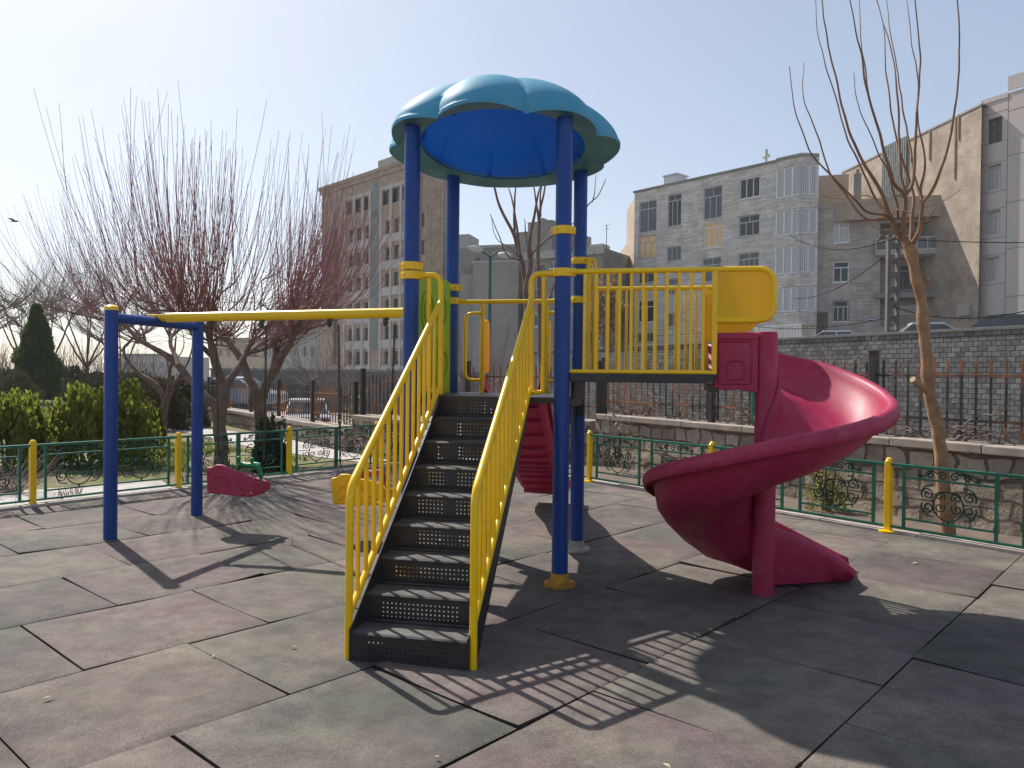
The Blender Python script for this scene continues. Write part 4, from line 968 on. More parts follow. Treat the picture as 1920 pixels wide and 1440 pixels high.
# tall tan brick building at the left of the tower
a, b = G(604, 359, 24.0), G(787, 298.5, 24.0)
t, F = building('tan_brick_office', a, b, 'tall tan brick building with white framed window bays and a turquoise stripe')
L = F.L; m = MB(); Wl = []; zrow = []
for v in (439, 486, 533, 580, 627, 672): zrow.append((F.hit(672, v + 11.5)[1], F.hit(672, v - 12)[1]))
zt = (F.hit(672, 398)[1], F.hit(672, 373)[1])
xsL = [(F.hit(a_, 520)[0], F.hit(b_, 520)[0]) for a_, b_ in ((654, 661), (668, 677.5), (684, 691.5), (722, 730.5), (738, 748.5), (757, 764), (771, 778))]
xsT = [(F.hit(a_, 390)[0], F.hit(b_, 390)[0]) for a_, b_ in ((649.5, 660), (664, 675.5), (680, 690), (716, 729), (733, 748.5), (752, 766))]
for x0, x1 in xsT: Wl.append((x0, x1, *zt))
for z0, z1 in zrow:
    for x0, x1 in xsL: Wl.append((x0, x1, z0, z1))
xn = (F.hit(626, 450)[0], F.hit(633, 450)[0]); slot = (xn[0], xn[1], zrow[5][0], F.hit(630, 432)[1])
wall_with_holes(m, 0, L, -1, 24, Wl + [slot], depth=.35); shell(m, 0, L, 3.4, -1, 23.98); m.build('wall', BRICKA, t, local=True)
for r in Wl: window(t, r, nx=2 if r[1] - r[0] > 1 else 1, tr=.68 if r[2] < zt[0] - 1 else None, fm=DARKF, pmn=GLASSD if rnd.random() < .6 else GLASSM, y=.25, sill=False, fw=.07)
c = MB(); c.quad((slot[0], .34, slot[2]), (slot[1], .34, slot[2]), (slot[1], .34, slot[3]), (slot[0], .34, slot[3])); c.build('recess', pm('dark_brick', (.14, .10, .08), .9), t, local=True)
white = pm('white_stone_strip', (.52, .49, .45), .85, (.44, .41, .38), 1)
zl, zh = zrow[5][0] - 1.2, zt[1] + .5
for u in (647.5, 664.5, 680.7, 694.5, 715, 733.5, 752, 767.5, 782):
    x = F.hit(u, 480)[0]; c = MB(); c.box(x - .17, x + .17, -.14, -.0, zl, zh); c.build('white_pilaster', white, t, local=True)
for xa, xb_ in ((F.hit(647.5, 480)[0], F.hit(694.5, 480)[0]), (F.hit(715, 480)[0], F.hit(782, 480)[0])):
    for z0, z1 in [(zt[1] + .15, zh), (zl, zrow[5][0] - .15)] + [(z0 - 1.0, z0 - .1) for z0, _ in zrow[:5]]:
        c = MB(); c.box(xa + .17, xb_ - .17, -.08, -.003, z0, z1); c.build('white_spandrel', white, t, local=True)
tq = pm('turquoise_tile', (.17, .27, .28), .5, (.13, .22, .23), 2); xa, xb_ = F.hit(698.5, 450)[0], F.hit(708, 450)[0]
c = MB()
for k in range(4): w_ = (xb_ - xa) / 4; c.box(xa + w_ * k + .03, xa + w_ * (k + 1) - .03, -.05, -.003, zrow[3][0] - 4, 23.2)
c.build('turquoise_stripe', tq, t, local=True)
z = F.hit(703, 402)[1]; c = MB(); c.box(xa, xb_, -.09, -.051, z - .25, z + .25); c.build('dark_band', DARKF, t, local=True)
c = MB(); c.box(-.35, L + .2, -.35, .3, 24.0, 24.4); c.box(-.2, L + .1, -.2, .3, 23.5, 24.0); c.build('cornice', BRICKA, t, local=True)
c = MB(); xa, xb_ = F.hit(692, 315)[0], F.hit(745, 305)[0]; c.box(xa, xb_, 1.2, 3.3, 23.9, F.hit(700, 302)[1] + .4); c.build('roof_room', CONCL, t, local=True)
c = MB(); xa, xb_ = F.hit(661, 330)[0], F.hit(690, 330)[0]; zt_ = F.hit(670, 324)[1]; c.box(xa, xa + .4, 1.5, 3, 23.9, zt_); c.box(xb_ - .4, xb_, 1.5, 3, 23.9, zt_); c.box(xa, xb_, 1.5, 3, zt_, zt_ + .4); c.build('roof_frame', CONCL, t, local=True)
c = MB(); c.box(L, L + 3.6, .3, 1.6, -1, 23.6)
for k in range(7): c.box(L + 1.0 + .36 * k, L + 1.06 + .36 * k, .25, .299, -1, 23.6)
c.build('brick_pier', BRICKA, t, local=True)
c = MB(); c.box(L + 3.61, L + 4.3, .8, 1.5, -1, 23.2); c.build('side_strip', CONCL, t, local=True)
for zz, z1 in zrow: window(t, (L + .12, L + .5, zz, z1), nx=1, fm=DARKF, pmn=GLASSD, y=.29, sill=False)

# grey concrete blocks seen between the tower posts
a, b = P(838, 465, 72), P(985, 468, 70)
t, F = building('concrete_block', a, b, 'bare grey concrete building with a large blank wall, seen between the tower posts'); L = F.L
zr = F.hit(880, 466)[1]; xw = F.hit(897, 520)[0]; zw = F.hit(930, 495)[1]
wr = [F.rect(868, 893, 526, 547), F.rect(868, 893, 574, 596), F.rect(868, 892, 622, 645)]
m = MB(); wall_with_holes(m, 0, L, -1, zr, wr, depth=.25); shell(m, 0, L, 8, -1, zr - .02); m.build('wall', CONC, t, local=True)
for r in wr: window(t, r, nx=3, fm=WHITEF, pmn=GLASSD, y=.2)
c = MB(); c.box(xw, L - .2, -1.6, -.003, -1, zw); c.box(xw - 1.4, xw, -.8, -.003, -1, zw - 1.0); c.build('blank_wall', pm('plain_concrete', (.33, .305, .28), .92, (.26, .24, .225), .35, dust=.3, dustcol=(.2, .19, .18)), t, local=True)
c = MB(); c.box(xw - .1, L, -1.66, -1.601, zw - .12, zw + .08); c.box(-.1, L + .1, -.1, .2, zr, zr + .25); c.build('roof_edge', CONCL, t, local=True)
c = MB(); c.box(F.hit(840, 440)[0], F.hit(867, 440)[0], 2, 5, zr, F.hit(855, 432)[1]); c.build('roof_room', CONCL, t, local=True)
c = MB(); x, z = F.hit(887, 542); c.box(x - .4, x + .4, -.45, -.02, z - .4, z + .3); c.lathe([(.25, 0), (.25, .02)], 12, Matrix.Translation(V((x, -.455, z))) @ Matrix.Rotation(R(90), 4, 'X')); c.build('air_conditioner', CONCL, t, local=True)
c = MB(); x, z = F.hit(898, 492); c.tube([(x, -.5, z - .6), (x, -.5, z)], .12, 8); c.lathe([(.22, 0), (.22, .3)], 10, Matrix.Translation(V((x, -.5, z)))); c.build('flue', DARKF, t, local=True)

a, b = P(986, 470, 66), P(1131, 470, 62)
t, F = building('concrete_apartment_block', a, b, 'grey concrete apartment block with stair towers on its roof, right of the bare tree'); L = F.L
zr = F.hit(1060, 470)[1]; wr = [F.rect(999, 1022, 494, 515), F.rect(1030, 1042, 490, 503), F.rect(1100, 1118, 494, 515), F.rect(999, 1022, 540, 562), F.rect(1030, 1042, 540, 560), F.rect(999, 1022, 590, 612), F.rect(1100, 1118, 540, 560)]
m = MB(); wall_with_holes(m, 0, L, -1, zr, wr, depth=.25); shell(m, 0, L, 10, -1, zr - .02); m.build('wall', CONC, t, local=True)
for r in wr: window(t, r, nx=2, fm=WHITEF, pmn=GLASSM, y=.2)
z = F.hit(1060, 482)[1]; c = MB(); c.box(-.1, L + .15, -.25, -.003, z, zr + .1); c.build('parapet', CONCL, t, local=True)
c = MB(); c.box(-.1, L + .15, -.12, -.003, zr - 5.2, zr - 4.9); c.build('ledge', CONCL, t, local=True)
c = MB(); X = lambda u: F.hit(u, 440)[0]; Z = lambda v: F.hit(990, v)[1]
c.box(X(932), X(967), 3, 8, zr - 1, Z(421)); c.box(X(967), X(1013), 2, 7, zr - 1, Z(409)); c.box(X(1013), X(1037), 3, 7, zr - 1, Z(426)); c.box(X(976), X(984), 3, 4, Z(409), Z(396)); c.build('stair_tower', CONC, t, local=True)
c = MB(); c.box(X(931), X(967.2), 2.9, 8.1, Z(421), Z(419.5)); c.box(X(966.5), X(1013.5), 1.9, 7.1, Z(409), Z(407.5)); c.build('tower_coping', CONCL, t, local=True)
c = MB(); x = X(1127); c.tube([(x, 1, zr), (x, 1, zr + 2.0)], .03, 5); c.tube([(x - .3, 1, zr + 1.9), (x + .3, 1, zr + 2.0)], .025, 5); c.tube([(x - .2, 1, zr + 1.6), (x + .2, 1, zr + 1.7)], .025, 5); c.build('antenna', DARKF, t, local=True)
c = MB(); x = X(1095); c.box(x, x + 1.2, 1, 2.4, zr, zr + .5); c.build('roof_cooler', ALU, t, local=True)

# far pale blocks behind the bare trees
for i, (u0, u1, v, Y, nf, nw, lab) in enumerate(((405, 505, 640, 120, 4, 6, 'far pale apartment block in haze, left of the two behind the bare trees'), (500, 612, 598, 112, 5, 7, 'far pale apartment block beside the tan brick building'), (225, 330, 668, 150, 3, 6, 'faint far building low on the horizon behind the swing posts'))):
    a, b = P(u0, v, Y), P(u1, v + 2, Y * .97); t, F = building('far_apartment_block', a, b, lab); L = F.L; zr = a.z
    wr = [(L * (k + .25) / nw, L * (k + .72) / nw, zr - 3.0 * (f + 1) + .5, zr - 3.0 * (f + 1) + 2.0) for f in range(nf) for k in range(nw)]
    m = MB(); wall_with_holes(m, 0, L, -6, zr, wr, depth=.3); shell(m, 0, L, 9, -6, zr - .02); m.build('wall', CONCL if i else PLASTER, t, local=True)
    for r in wr: window(t, r, nx=2, fm=WHITEF, pmn=GLASSM, y=.25, sill=False, fw=.09)
    c = MB(); c.box(-.2, L + .2, -.3, .3, zr, zr + .5); c.build('roof_edge', CONC, t, local=True)
# long grey boundary wall across the street
a, b = P(395, 694, 46), P(905, 690, 40); t, F = building('boundary_wall', a, b, 'long plain grey concrete boundary wall across the street', 'wall')
m = MB(); m.box(0, F.L, 0, .3, -1.2, a.z); m.build('wall', pm('dark_grey_render', (.17, .16, .155), .92, (.12, .115, .11), .6), t, local=True)
m = MB(); m.box(-.05, F.L + .05, -.05, .35, a.z, a.z + .12); m.build('cap', CONC, t, local=True)

# small blue plate, concrete power pole, lamp post, wires
q = P(1633, 598.5, 41.6); t = thing('blue_plate', q, 'small blue enamel plate on the dark brick house', 'sign')
m = MB(); m.box(q.x - .19, q.x + .19, q.y - .02, q.y, q.z - .09, q.z + .09); m.build('plate', SIGNB, t, bevel=.01); m = MB(); m.box(q.x - .15, q.x + .15, q.y - .024, q.y - .021, q.z - .02, q.z + .015); m.build('stripe', WHITEF, t)
q0, q1 = P(1672, 627, 33), P(1674, 441, 33); t = thing('power_pole', V((q0.x, q0.y, 2.6)), 'perforated concrete power pole in front of the balconies', 'pole')
m = MB(); up = V((0, 0, 1)); zt = q1.z; x, y = q0.x, q0.y; hw = .2
for s in (-1, 1): m.box(x + s * hw - .06, x + s * hw + .06, y - .1, y + .1, 2.6, zt)
k = 2.8
while k < zt: m.box(x - hw + .06, x + hw - .06, y - .09, y + .09, k, k + .22); k += .62
m.build('shaft', pm('dark_pole_concrete', (.15, .135, .125), .9, (.11, .10, .09), 2), t); m = MB(); m.bar((x - .7, y - .13, zt - .2), (x + .7, y - .13, zt - .2), .08, .08)
for s in (-.6, 0, .6): m.ball((x + s, y - .13, zt - .08), .07, 8, 6)
m.build('crossarm', DARKF, t)
q = P(917, 700, 30); zt = P(917, 480, 30).z; t = thing('street_lamp', V((q.x, q.y, -.6)), 'green post street lamp with two cobra heads behind the tower', 'street lamp')
m = MB(); m.tube([(q.x, q.y, -.6), (q.x, q.y, zt)], [.085, .06], 10); m.build('lamp_post', POLEG, t, 50)
for s in (-1, 1):
    m = MB(); m.tube(smooth_path([(q.x, q.y, zt - .05), (q.x + s * .22, q.y - .05, zt + .12), (q.x + s * .42, q.y - .1, zt + (.22 if s < 0 else .0))], 4), .03, 8); ao = m.build('arm', POLEG, t, 50)
    e0 = V((q.x + s * .30, q.y - .08, zt + (.20 if s < 0 else .04))); e1 = V((q.x + s * .85, q.y - .2, zt + (.30 if s < 0 else -.0)))
    m = MB(); m.tube([e0, e0 + (e1 - e0) * .15, e0 + (e1 - e0) * .6, e1], [.05, .10, .13, .05], 10); m.build('lamp_head', GREYF, ao, 50)
def wire(pts, sag=.0, r=.018, lab='', n=12):
    p = [V(q) for q in pts]; path = []
    for a_, b_ in zip(p[:-1], p[1:]):
        for k in range(n): f = k / n; c = a_.lerp(b_, f); c.z -= sag * 4 * f * (1 - f); path.append(c)
    path.append(p[-1]); m = MB(); m.tube(path, r, 5); o = m.build('power_cable', CABLE, None, 60); tag(o, lab, 'cable', 'overhead cables along the street')
wire([P(1660, 446, 33), P(2100, 452, 26)], .12, lab='dark cable crossing the panelled building at upper floor height')
wire([P(1480, 440, 50), P(1674, 448, 33)], .7, lab='sagging cable from the bay windows to the power pole')
wire([P(1674, 575, 33), P(2000, 560, 27)], .6, lab='low sagging cable across the tall brown wall')
wire([P(1490, 560, 48), P(1655, 483, 33.5)], .5, lab='cable slanting down across the brick house from the pole')
wire([P(1100, 628, 58), P(1420, 612, 48), P(1672, 595, 33)], .3, lab='thin cable along the foot of the light brick block')

# ------------------------------------------------------------------ cars
CARM = {}
def car(loc, rz, colour, cname, label, group):
    if cname not in CARM: CARM[cname] = pm(cname, colour, .28, tuple(x * .93 for x in colour), 2, coat=.6)
    t = thing('parked_car', loc, label, 'car', group, rz=rz)
    prof = [(-2.1, .35), (-2.12, .62), (-2.0, .86), (-1.55, .93), (-1.2, .95), (1.0, .93), (1.9, .82), (2.1, .66), (2.12, .38), (1.75, .24), (-1.8, .24)]
    m = MB(); n = len(prof); w2 = .82
    secs = [[V((x, y, z if abs(y) < .8 else z * .97)) for x, z in prof] for y in (-w2, -w2 + .06, w2 - .06, w2)]
    secs[0] = [V((x * .985, -w2, z)) for x, z in prof]; secs[3] = [V((x * .985, w2, z)) for x, z in prof]
    for s in secs: s.append(s[0])
    m.grid(secs); m.poly(secs[0][:-1]); m.poly(list(reversed(secs[3][:-1]))); m.build('body', CARM[cname], t, local=True, bevel=.03, smooth=40)
    g = MB(); base = [(-1.5, .93), (1.05, .93)]; topx = (-.95, .35); zt = 1.38
    b4 = [V((-1.55, -.74, .93)), V((1.1, -.74, .92)), V((1.1, .74, .92)), V((-1.55, .74, .93))]; t4 = [V((-.98, -.60, zt)), (V((.36, -.60, zt))), V((.36, .60, zt)), V((-.98, .60, zt))]
    g.add(b4 + t4, [(0, 1, 5, 4), (1, 2, 6, 5), (2, 3, 7, 6), (3, 0, 4, 7)]); g.build('windows', GLASSM, t, local=True)
    r = MB(); r.grid([[V((-1.02, y, zt - .01)), V((-.9, y * .98, zt + .05)), V((-.3, y * .97, zt + .09)), V((.25, y * .98, zt + .055)), V((.4, y, zt - .01))] for y in (-.62, -.5, 0, .5, .62)])
    for (p, q) in ((0, 4), (1, 5), (2, 6), (3, 7)): A = b4 + t4; r.bar(A[p], A[q] + V((0, 0, .0)), .06, .05)
    for s in (-1, 1): r.bar(V((-.3, s * .745, .93)), V((-.32, s * .61, zt)), .06, .03)
    for p_ in range(4): r.bar(t4[p_], t4[(p_ + 1) % 4], .10, .10)
    r.build('roof', CARM[cname], t, local=True, smooth=50)
    for sx in (-1.3, 1.3):
        for s in (-1, 1):
            q = MB(); M = Matrix.Translation(V((sx, s * .74, .31))) @ Matrix.Rotation(R(90), 4, 'X'); q.lathe([(.30, -.09), (.31, -.05), (.31, .05), (.30, .09)], 18, M); wo = q.build('wheel', IRONB, t, local=True)
            q = MB(); q.lathe([(.19, -.1), (.19, .1)], 14, M); q.build('rim', ALU, wo, local=True)
    for s in (-1, 1):
        q = MB(); q.box(2.02, 2.125, s * .6 - .16, s * .6 + .16, .6, .74); q.build('headlight', GREYF, t, local=True)
        q = MB(); q.box(-2.13, -2.03, s * .62 - .13, s * .62 + .13, .64, .80); q.build('tail_light', pm('tail_red', (.3, .01, .01), .3), t, local=True)
eW = (RW[-1] - RW[0]).normalized(); azW = math.atan2(eW.y, eW.x); nW = V((-eW.y, eW.x, 0)); nW = nW if nW.y > 0 else -nW
def upcar(u, v, Y, rz, col, cn, lab):
    q = P(u, v, Y); car((q.x, q.y, q.z - 1.47), rz, col, cn, lab, 'cars parked on the upper street')
upcar(1749, 604, 38, R(-18), (.62, .62, .62), 'white_car_paint', 'white car behind the retaining wall beside the bare tree trunk')
upcar(1900, 590, 33, R(-30), (.055, .06, .07), 'dark_car_paint', 'dark grey car above the retaining wall at the right edge')
upcar(1556, 619, 43, R(160), (.60, .61, .62), 'white_car_paint', 'white car with only its roof showing, by the light brick block')
def lowcar(u, v, Y, rz, col, cn, lab):
    q = P(u, v, Y); car((q.x, q.y, q.z - 1.43), rz, col, cn, lab, 'cars parked on the lower street')
lowcar(576, 748, 29, R(105), (.55, .56, .60), 'silver_car_paint', 'silver car parked behind the picket fence between tree and stairs')
#lowcar(522, 742, 33, R(110), (.16, .03, .03), 'maroon_car_paint', 'maroon car parked behind the picket fence beyond the twin trees')
lowcar(450, 708, 36, R(-15), (.45, .50, .58), 'pale_blue_car_paint', 'pale blue car far off between the tree trunks')
# ------------------------------------------------------------------ trees and plants
def px_path(pts, Y, dy=None):
    out = []
    for i, q in enumerate(pts):
        y = Y + (dy * i / (len(pts) - 1) if dy else 0); out.append(P(q[0], q[1], y))
    return out
def wobble(path, amp, sc_=3.0, seed=0):
    return [p + V((noise.noise(p * sc_ + V((seed, 0, 0))), noise.noise(p * sc_ + V((0, seed + 7, 0))), noise.noise(p * sc_ + V((0, 0, seed + 3))))) * amp for p in path]

def right_tree():
    Y = 7.47; q = lambda *a: [(1480 + x / 3, y / 3) for x, y in a]
    base = P(1777, 1006, Y); t = thing('bare_tree', V((base.x, base.y, 0)), 'tan trunked bare pollard tree with long upright shoots beside the stone wall', 'tree')
    tr = MB(); pth = px_path([(1780, 1012), (1777, 990), (1768, 897), (1762, 830), (1752, 780), (1741, 730), (1737, 673), (1732, 613), (1727, 560), (1717, 513), (1711, 482), (1706, 460)], Y, 0)
    pp = wobble(smooth_path(pth, 5), .012, 6); n = len(pp); rr = [(.082 if i < 3 else .068 - .022 * i / n) * (1 + .16 * noise.noise(pp[i] * 9) + .08 * noise.noise(pp[i] * 23)) * (1.22 if i > n - 8 else 1) for i in range(n)]
    tr.tube(pp, rr, 14)
    for (u0, v0, u1, v1, r, yy) in ((1738, 731, 1712, 712, .034, -.10), (1728, 528, 1741, 522, .036, -.05), (1736, 592, 1745, 588, .015, -.03), (1736, 663, 1746, 672, .03, -.03)):
        a, b = P(u0, v0, Y), P(u1, v1, Y + yy); tr.tube([a, a.lerp(b, .5) + V((0, 0, -.004)), b], [r * 1.2, r, r * .95], 10)
    to = tr.build('trunk', BARKP, t, 70)
    c = MB(); a = P(1711.5, 711.5, Y - .105); d = (P(1712, 712, Y - .10) - P(1738, 731, Y)).normalized(); c.tube([a - d * .004, a + d * .004], .028, 12); c.build('cut_end', CUTW, to, 20)
    limbs = [
        (q((690, 1390), (610, 1310), (560, 1190), (520, 1080), (440, 960), (380, 840), (310, 660), (270, 470), (220, 260), (180, 0), (150, -260)), .034, .004, .25),
        (q((575, 1215), (540, 1208), (440, 1190), (380, 1130), (240, 990), (130, 870), (60, 700), (20, 560), (0, 370)), .016, .003, -.6),
        (q((560, 1215), (430, 1235), (340, 1120), (230, 970), (160, 760), (90, 590), (75, 480), (83, 355)), .014, .003, .5),
        (q((560, 1200), (530, 1190), (460, 1070), (400, 930), (320, 760), (270, 590), (200, 350), (160, 190), (145, -60)), .015, .003, .6),
        (q((655, 1380), (645, 1240), (650, 1100), (590, 1030), (540, 860), (490, 690), (430, 480), (400, 280), (360, 100), (320, -120)), .033, .004, -.4),
        (q((648, 1110), (690, 1040), (705, 900), (715, 650), (730, 480), (735, 300), (708, 0), (690, -200)), .020, .004, .3),
        (q((650, 1110), (628, 980), (620, 800), (605, 500), (590, 370), (550, 200), (490, -20)), .018, .003, .5),
        (q((612, 1225), (600, 1130), (560, 980), (510, 880), (440, 720), (380, 560), (361, 410)), .012, .0025, -.7),
        (q((690, 1380), (690, 1200), (695, 1070), (640, 900), (590, 720), (560, 520), (540, 330), (530, 150), (485, -20)), .024, .003, .7),
        (q((690, 1385), (738, 1290), (745, 1150), (800, 1085), (860, 930), (915, 700), (945, 530), (955, 300), (945, 0), (930, -200)), .030, .004, -.3),
        (q((745, 1130), (740, 1060), (762, 930), (738, 760), (720, 640), (718, 520)), .017, .004, .3),
        (q((746, 1120), (700, 980), (680, 830), (640, 620), (610, 420), (565, 150), (540, -60)), .015, .003, .8),
        (q((717, 640), (725, 480), (690, 250), (655, -40)), .009, .003, .4),
        (q((450, 560), (420, 350), (405, 250), (392, -30)), .010, .003, .2)]
    LIMB = pm('tan_to_red_bark', (.27, .155, .085), .8, (.16, .075, .05), 2.5)
    for i, (pts, r0, r1, dy) in enumerate(limbs):
        st = 0 if pts[0][1] > 450 else (.0 if i in (1, 2, 3) else 0)
        sp = smooth_path(px_path(pts, Y + (.25 * .25 if i in (1, 2, 3) else 0), dy), 5); sp = wobble(sp, .012, 5, i)
        lm = MB(); lm.tube(sp, taper(len(sp), r0, r1, .55 if r0 > .02 else .8), 8); lm.build('limb', LIMB, t, 70)
    z3 = lambda *a: [(1480 + x / 3, 160 + y / 3) for x, y in a]; tw = MB()
    for pts, dy in ((z3((590, 810), (540, 815), (500, 805), (470, 790)), -.2), (z3((690, 690), (760, 685), (850, 660), (960, 590)), .3), (z3((560, 740), (430, 765)), .2), (z3((740, 760), (790, 735), (860, 650)), -.3), (z3((560, 745), (600, 700), (660, 710), (760, 745)), -.3), (z3((600, 850), (540, 870), (500, 880)), .2), (z3((640, 930), (660, 860), (668, 830)), -.1), (z3((545, 745), (530, 690), (440, 620), (300, 640), (180, 620)), -.5), (z3((550, 740), (500, 670), (400, 665)), .2)):
        sp = smooth_path(px_path(pts, Y, dy), 4); tw.tube(sp, taper(len(sp), .007, .003), 5)
    tw.build('twig', BARKP, t, 70)
right_tree()

def whip(mb, p, d, L, r0, seed, curve=1.0, n=9, r1=.0022, sides=4):
    """one long shoot that leaves sideways and turns upright"""
    pts = [p.copy()]; d = d.normalized(); s = L / n
    for i in range(n):
        f = (i + 1) / n
        d = (d + V((0, 0, 1)) * (.20 * curve) + V((noise.noise(V((seed * 1.7, i * .6, 0))), noise.noise(V((seed * 2.3, i * .6, 9))), 0)) * .11).normalized()
        pts.append(pts[-1] + d * s)
    mb.tube(pts, taper(len(pts), r0, r1, .8), sides, cap=False); return pts
def grow(t, knots, seed, nsec=(3, 5), nwh=(6, 9), seclen=(.35, .8), whl=(1.3, 2.7), cent=None, thick=.019, wr=.0062, lean=1.0, mb=None, mw=None, flat_=.75):
    rg = random.Random(seed)
    for kp, kd in knots:
        for _ in range(rg.randint(*nsec)):
            out = (kp - cent) if cent is not None else kd; out = V((out.x, out.y, 0)); out = out.normalized() if out.length > .05 else V((0, 0, 0))
            a = rg.uniform(0, 6.283); d = (kd * .5 + out * .8 * lean + V((math.cos(a), math.sin(a) * flat_, 0)) * .75 + V((0, 0, rg.uniform(.0, .5)))).normalized()
            L = rg.uniform(*seclen); pts = [kp.copy()]; dd = d.copy(); ns = 5
            for i in range(ns):
                dd = (dd + V((rg.gauss(0, .17), rg.gauss(0, .17), rg.gauss(.04, .12)))).normalized(); pts.append(pts[-1] + dd * L / ns)
            mb.tube(pts, taper(ns + 1, thick, thick * .5), 6)
            for w_ in range(rg.randint(*nwh)):
                i = rg.randint(1, ns); p = pts[i]; a = rg.uniform(0, 6.283)
                o2 = (p - cent) if cent is not None else kd; o2 = V((o2.x, o2.y, 0)); o2 = o2.normalized() * min(1, o2.length / 1.2) if o2.length > .05 else o2
                wd = (o2 * 1.35 * lean + V((math.cos(a), math.sin(a), 0)) * .45 + V((0, 0, rg.uniform(.1, .75)))).normalized()
                wl_ = rg.uniform(*whl)
                wp = whip(mw, p, wd, wl_, wr * rg.uniform(.75, 1.15), rg.uniform(0, 900), rg.uniform(.7, 1.3))
                if rg.random() < .22:
                    j = rg.randint(3, 6); whip(mw, wp[j], (wp[j + 1] - wp[j]).normalized() + V((rg.gauss(0, .35), rg.gauss(0, .35), .1)), wl_ * .4, wr * .5, rg.uniform(0, 900), .6, 6)
            # dead fine twigs around the knuckle
            for _ in range(3):
                a = rg.uniform(0, 6.283); whip(mw, pts[rg.randint(0, ns)], V((math.cos(a), math.sin(a), rg.uniform(-.5, .3))), rg.uniform(.3, .8), .004, rg.uniform(0, 900), .05, 5)

def big_tree(name, label, trunkpts, Ys, r0, limbs, cent, seed, **kw):
    base = P(trunkpts[0][0], trunkpts[0][1], Ys); t = thing('bare_tree', V((base.x, base.y, 0)), label, 'tree', 'bare pollard trees behind the swings')
    tr = MB(); sp = wobble(smooth_path(px_path(trunkpts, Ys), 5), .03, 3, seed); tr.tube(sp, [r0 * (1.35 if i == 0 else 1.0) * (1 - .18 * i / len(sp)) * (1 + .12 * noise.noise(sp[i] * 4)) for i in range(len(sp))], 12)
    knots = []
    for pts, r_a, r_b, dy in limbs:
        sp = wobble(smooth_path(px_path(pts, Ys, dy), 5), .035, 3, seed + len(knots)); tr.tube(sp, [r * (1 + .16 * noise.noise(p * 6)) for r, p in zip(taper(len(sp), r_a, r_b), sp)], 10)
        tr.ball(sp[-1], r_b * 1.5, 8, 6); kd = (sp[-1] - sp[-4]).normalized(); knots.append((sp[-1], kd))
        knots.append((sp[int(len(sp) * .72)], (kd + V((rnd.gauss(0, .4), rnd.gauss(0, .4), .3))).normalized()))
    wh = MB(); grow(t, knots, seed, cent=cent, mb=tr, mw=wh, **kw)
    tr.build('trunk', BARK, t, 70); wh.build('crown', WHIP, t)
    return t
c1 = P(380, 640, 12.9)
big_tree('bare_tree', 'bare pollard tree with a leaning forked trunk, left of the twin behind the swings', [(416, 872), (414, 820), (413, 773), (420, 722)], 12.8, .115,
    [([(414, 790), (395, 752), (372, 730), (335, 686), (290, 654), (257, 631), (236, 610)], .075, .035, .6),
     ([(420, 728), (408, 690), (396, 650), (388, 618)], .075, .05, -.5),
     ([(420, 722), (440, 697), (456, 672), (472, 640)], .07, .045, .7),
     ([(335, 686), (322, 650), (318, 612)], .04, .03, .9),
     ([(400, 668), (370, 640), (345, 600)], .045, .03, -1.2)], c1, 11, whl=(1.5, 3.05), nsec=(5, 6), nwh=(9, 12), seclen=(.5, 1.35))
c2 = P(490, 640, 13.6)
big_tree('bare_tree', 'bare pollard tree with a V shaped trunk above the dark shrub', [(492, 872), (490, 800), (487, 750)], 13.5, .125,
    [([(488, 760), (470, 715), (456, 682), (437, 650), (424, 628)], .085, .05, .5),
     ([(488, 750), (502, 715), (524, 677), (546, 636), (556, 606)], .09, .06, -.4),
     ([(506, 706), (514, 680), (515, 640)], .06, .05, .5),
     ([(530, 665), (545, 640), (562, 612)], .05, .035, .7)], c2, 23, whl=(1.4, 2.95), nsec=(5, 6), nwh=(8, 11), seclen=(.4, 1.05), lean=.75)

def generic_whip_tree(u, v, Y, h, spread, label, seed, group, m=WHIP, nk=6, zb=0, bm=BARK, **kw):
    rg = random.Random(seed); b = P(u, v, Y); b.z = zb; t = thing('bare_tree', b, label, 'tree', group)
    tr = MB(); top = b + V((rg.gauss(0, .15), rg.gauss(0, .15), h * .20)); sp = wobble(smooth_path([b, b.lerp(top, .5) + V((.05, 0, 0)), top], 4), .04, 2, seed); tr.tube(sp, taper(len(sp), .045 * h / 2.4, .032 * h / 2.4), 8)
    kn = []
    for k in range(nk):
        a = 6.283 * (k + rg.uniform(-.3, .3)) / nk; e = top + V((math.cos(a) * spread * .22, math.sin(a) * spread * .22, h * rg.uniform(.2, .40))); mid = top.lerp(e, .5) + V((0, 0, -.015 * h)); sp = smooth_path([top, mid, e], 4); tr.tube(wobble(sp, .04, 3, k), taper(len(sp), .016 * h / 2.4, .009 * h / 2.4), 6); kn.append((e, (e - mid).normalized()))
    wh = MB()
    grow(t, kn, seed, cent=top, mb=tr, mw=wh, seclen=(spread * .12, spread * .26), whl=(h * .28, h * .55), thick=.008 * h / 2.4, wr=.0032 * h / 2.4 + .003, **kw); tr.build('trunk', bm, t, 70); wh.build('crown', m, t); return t
GB = 'bare trees in the park far left'
generic_whip_tree(160, 716, 43, 8.6, 6.2, 'hazy bare tree right behind the cypress', 31, GB, m=TWIG, nsec=(3, 4), nwh=(6, 8))
generic_whip_tree(40, 714, 46, 9.0, 6.0, 'far bare tree at the left edge behind the cypress', 32, GB, m=TWIG, nsec=(4, 5), nwh=(7, 9))
generic_whip_tree(-40, 712, 44, 8.6, 6, 'far bare tree cut off by the left frame edge', 33, GB, m=TWIG, nsec=(4, 5), nwh=(7, 9))
generic_whip_tree(235, 715, 40, 7.0, 4.6, 'far bare tree seen between the blue swing posts', 34, GB, m=TWIG, nsec=(4, 5), nwh=(7, 9))
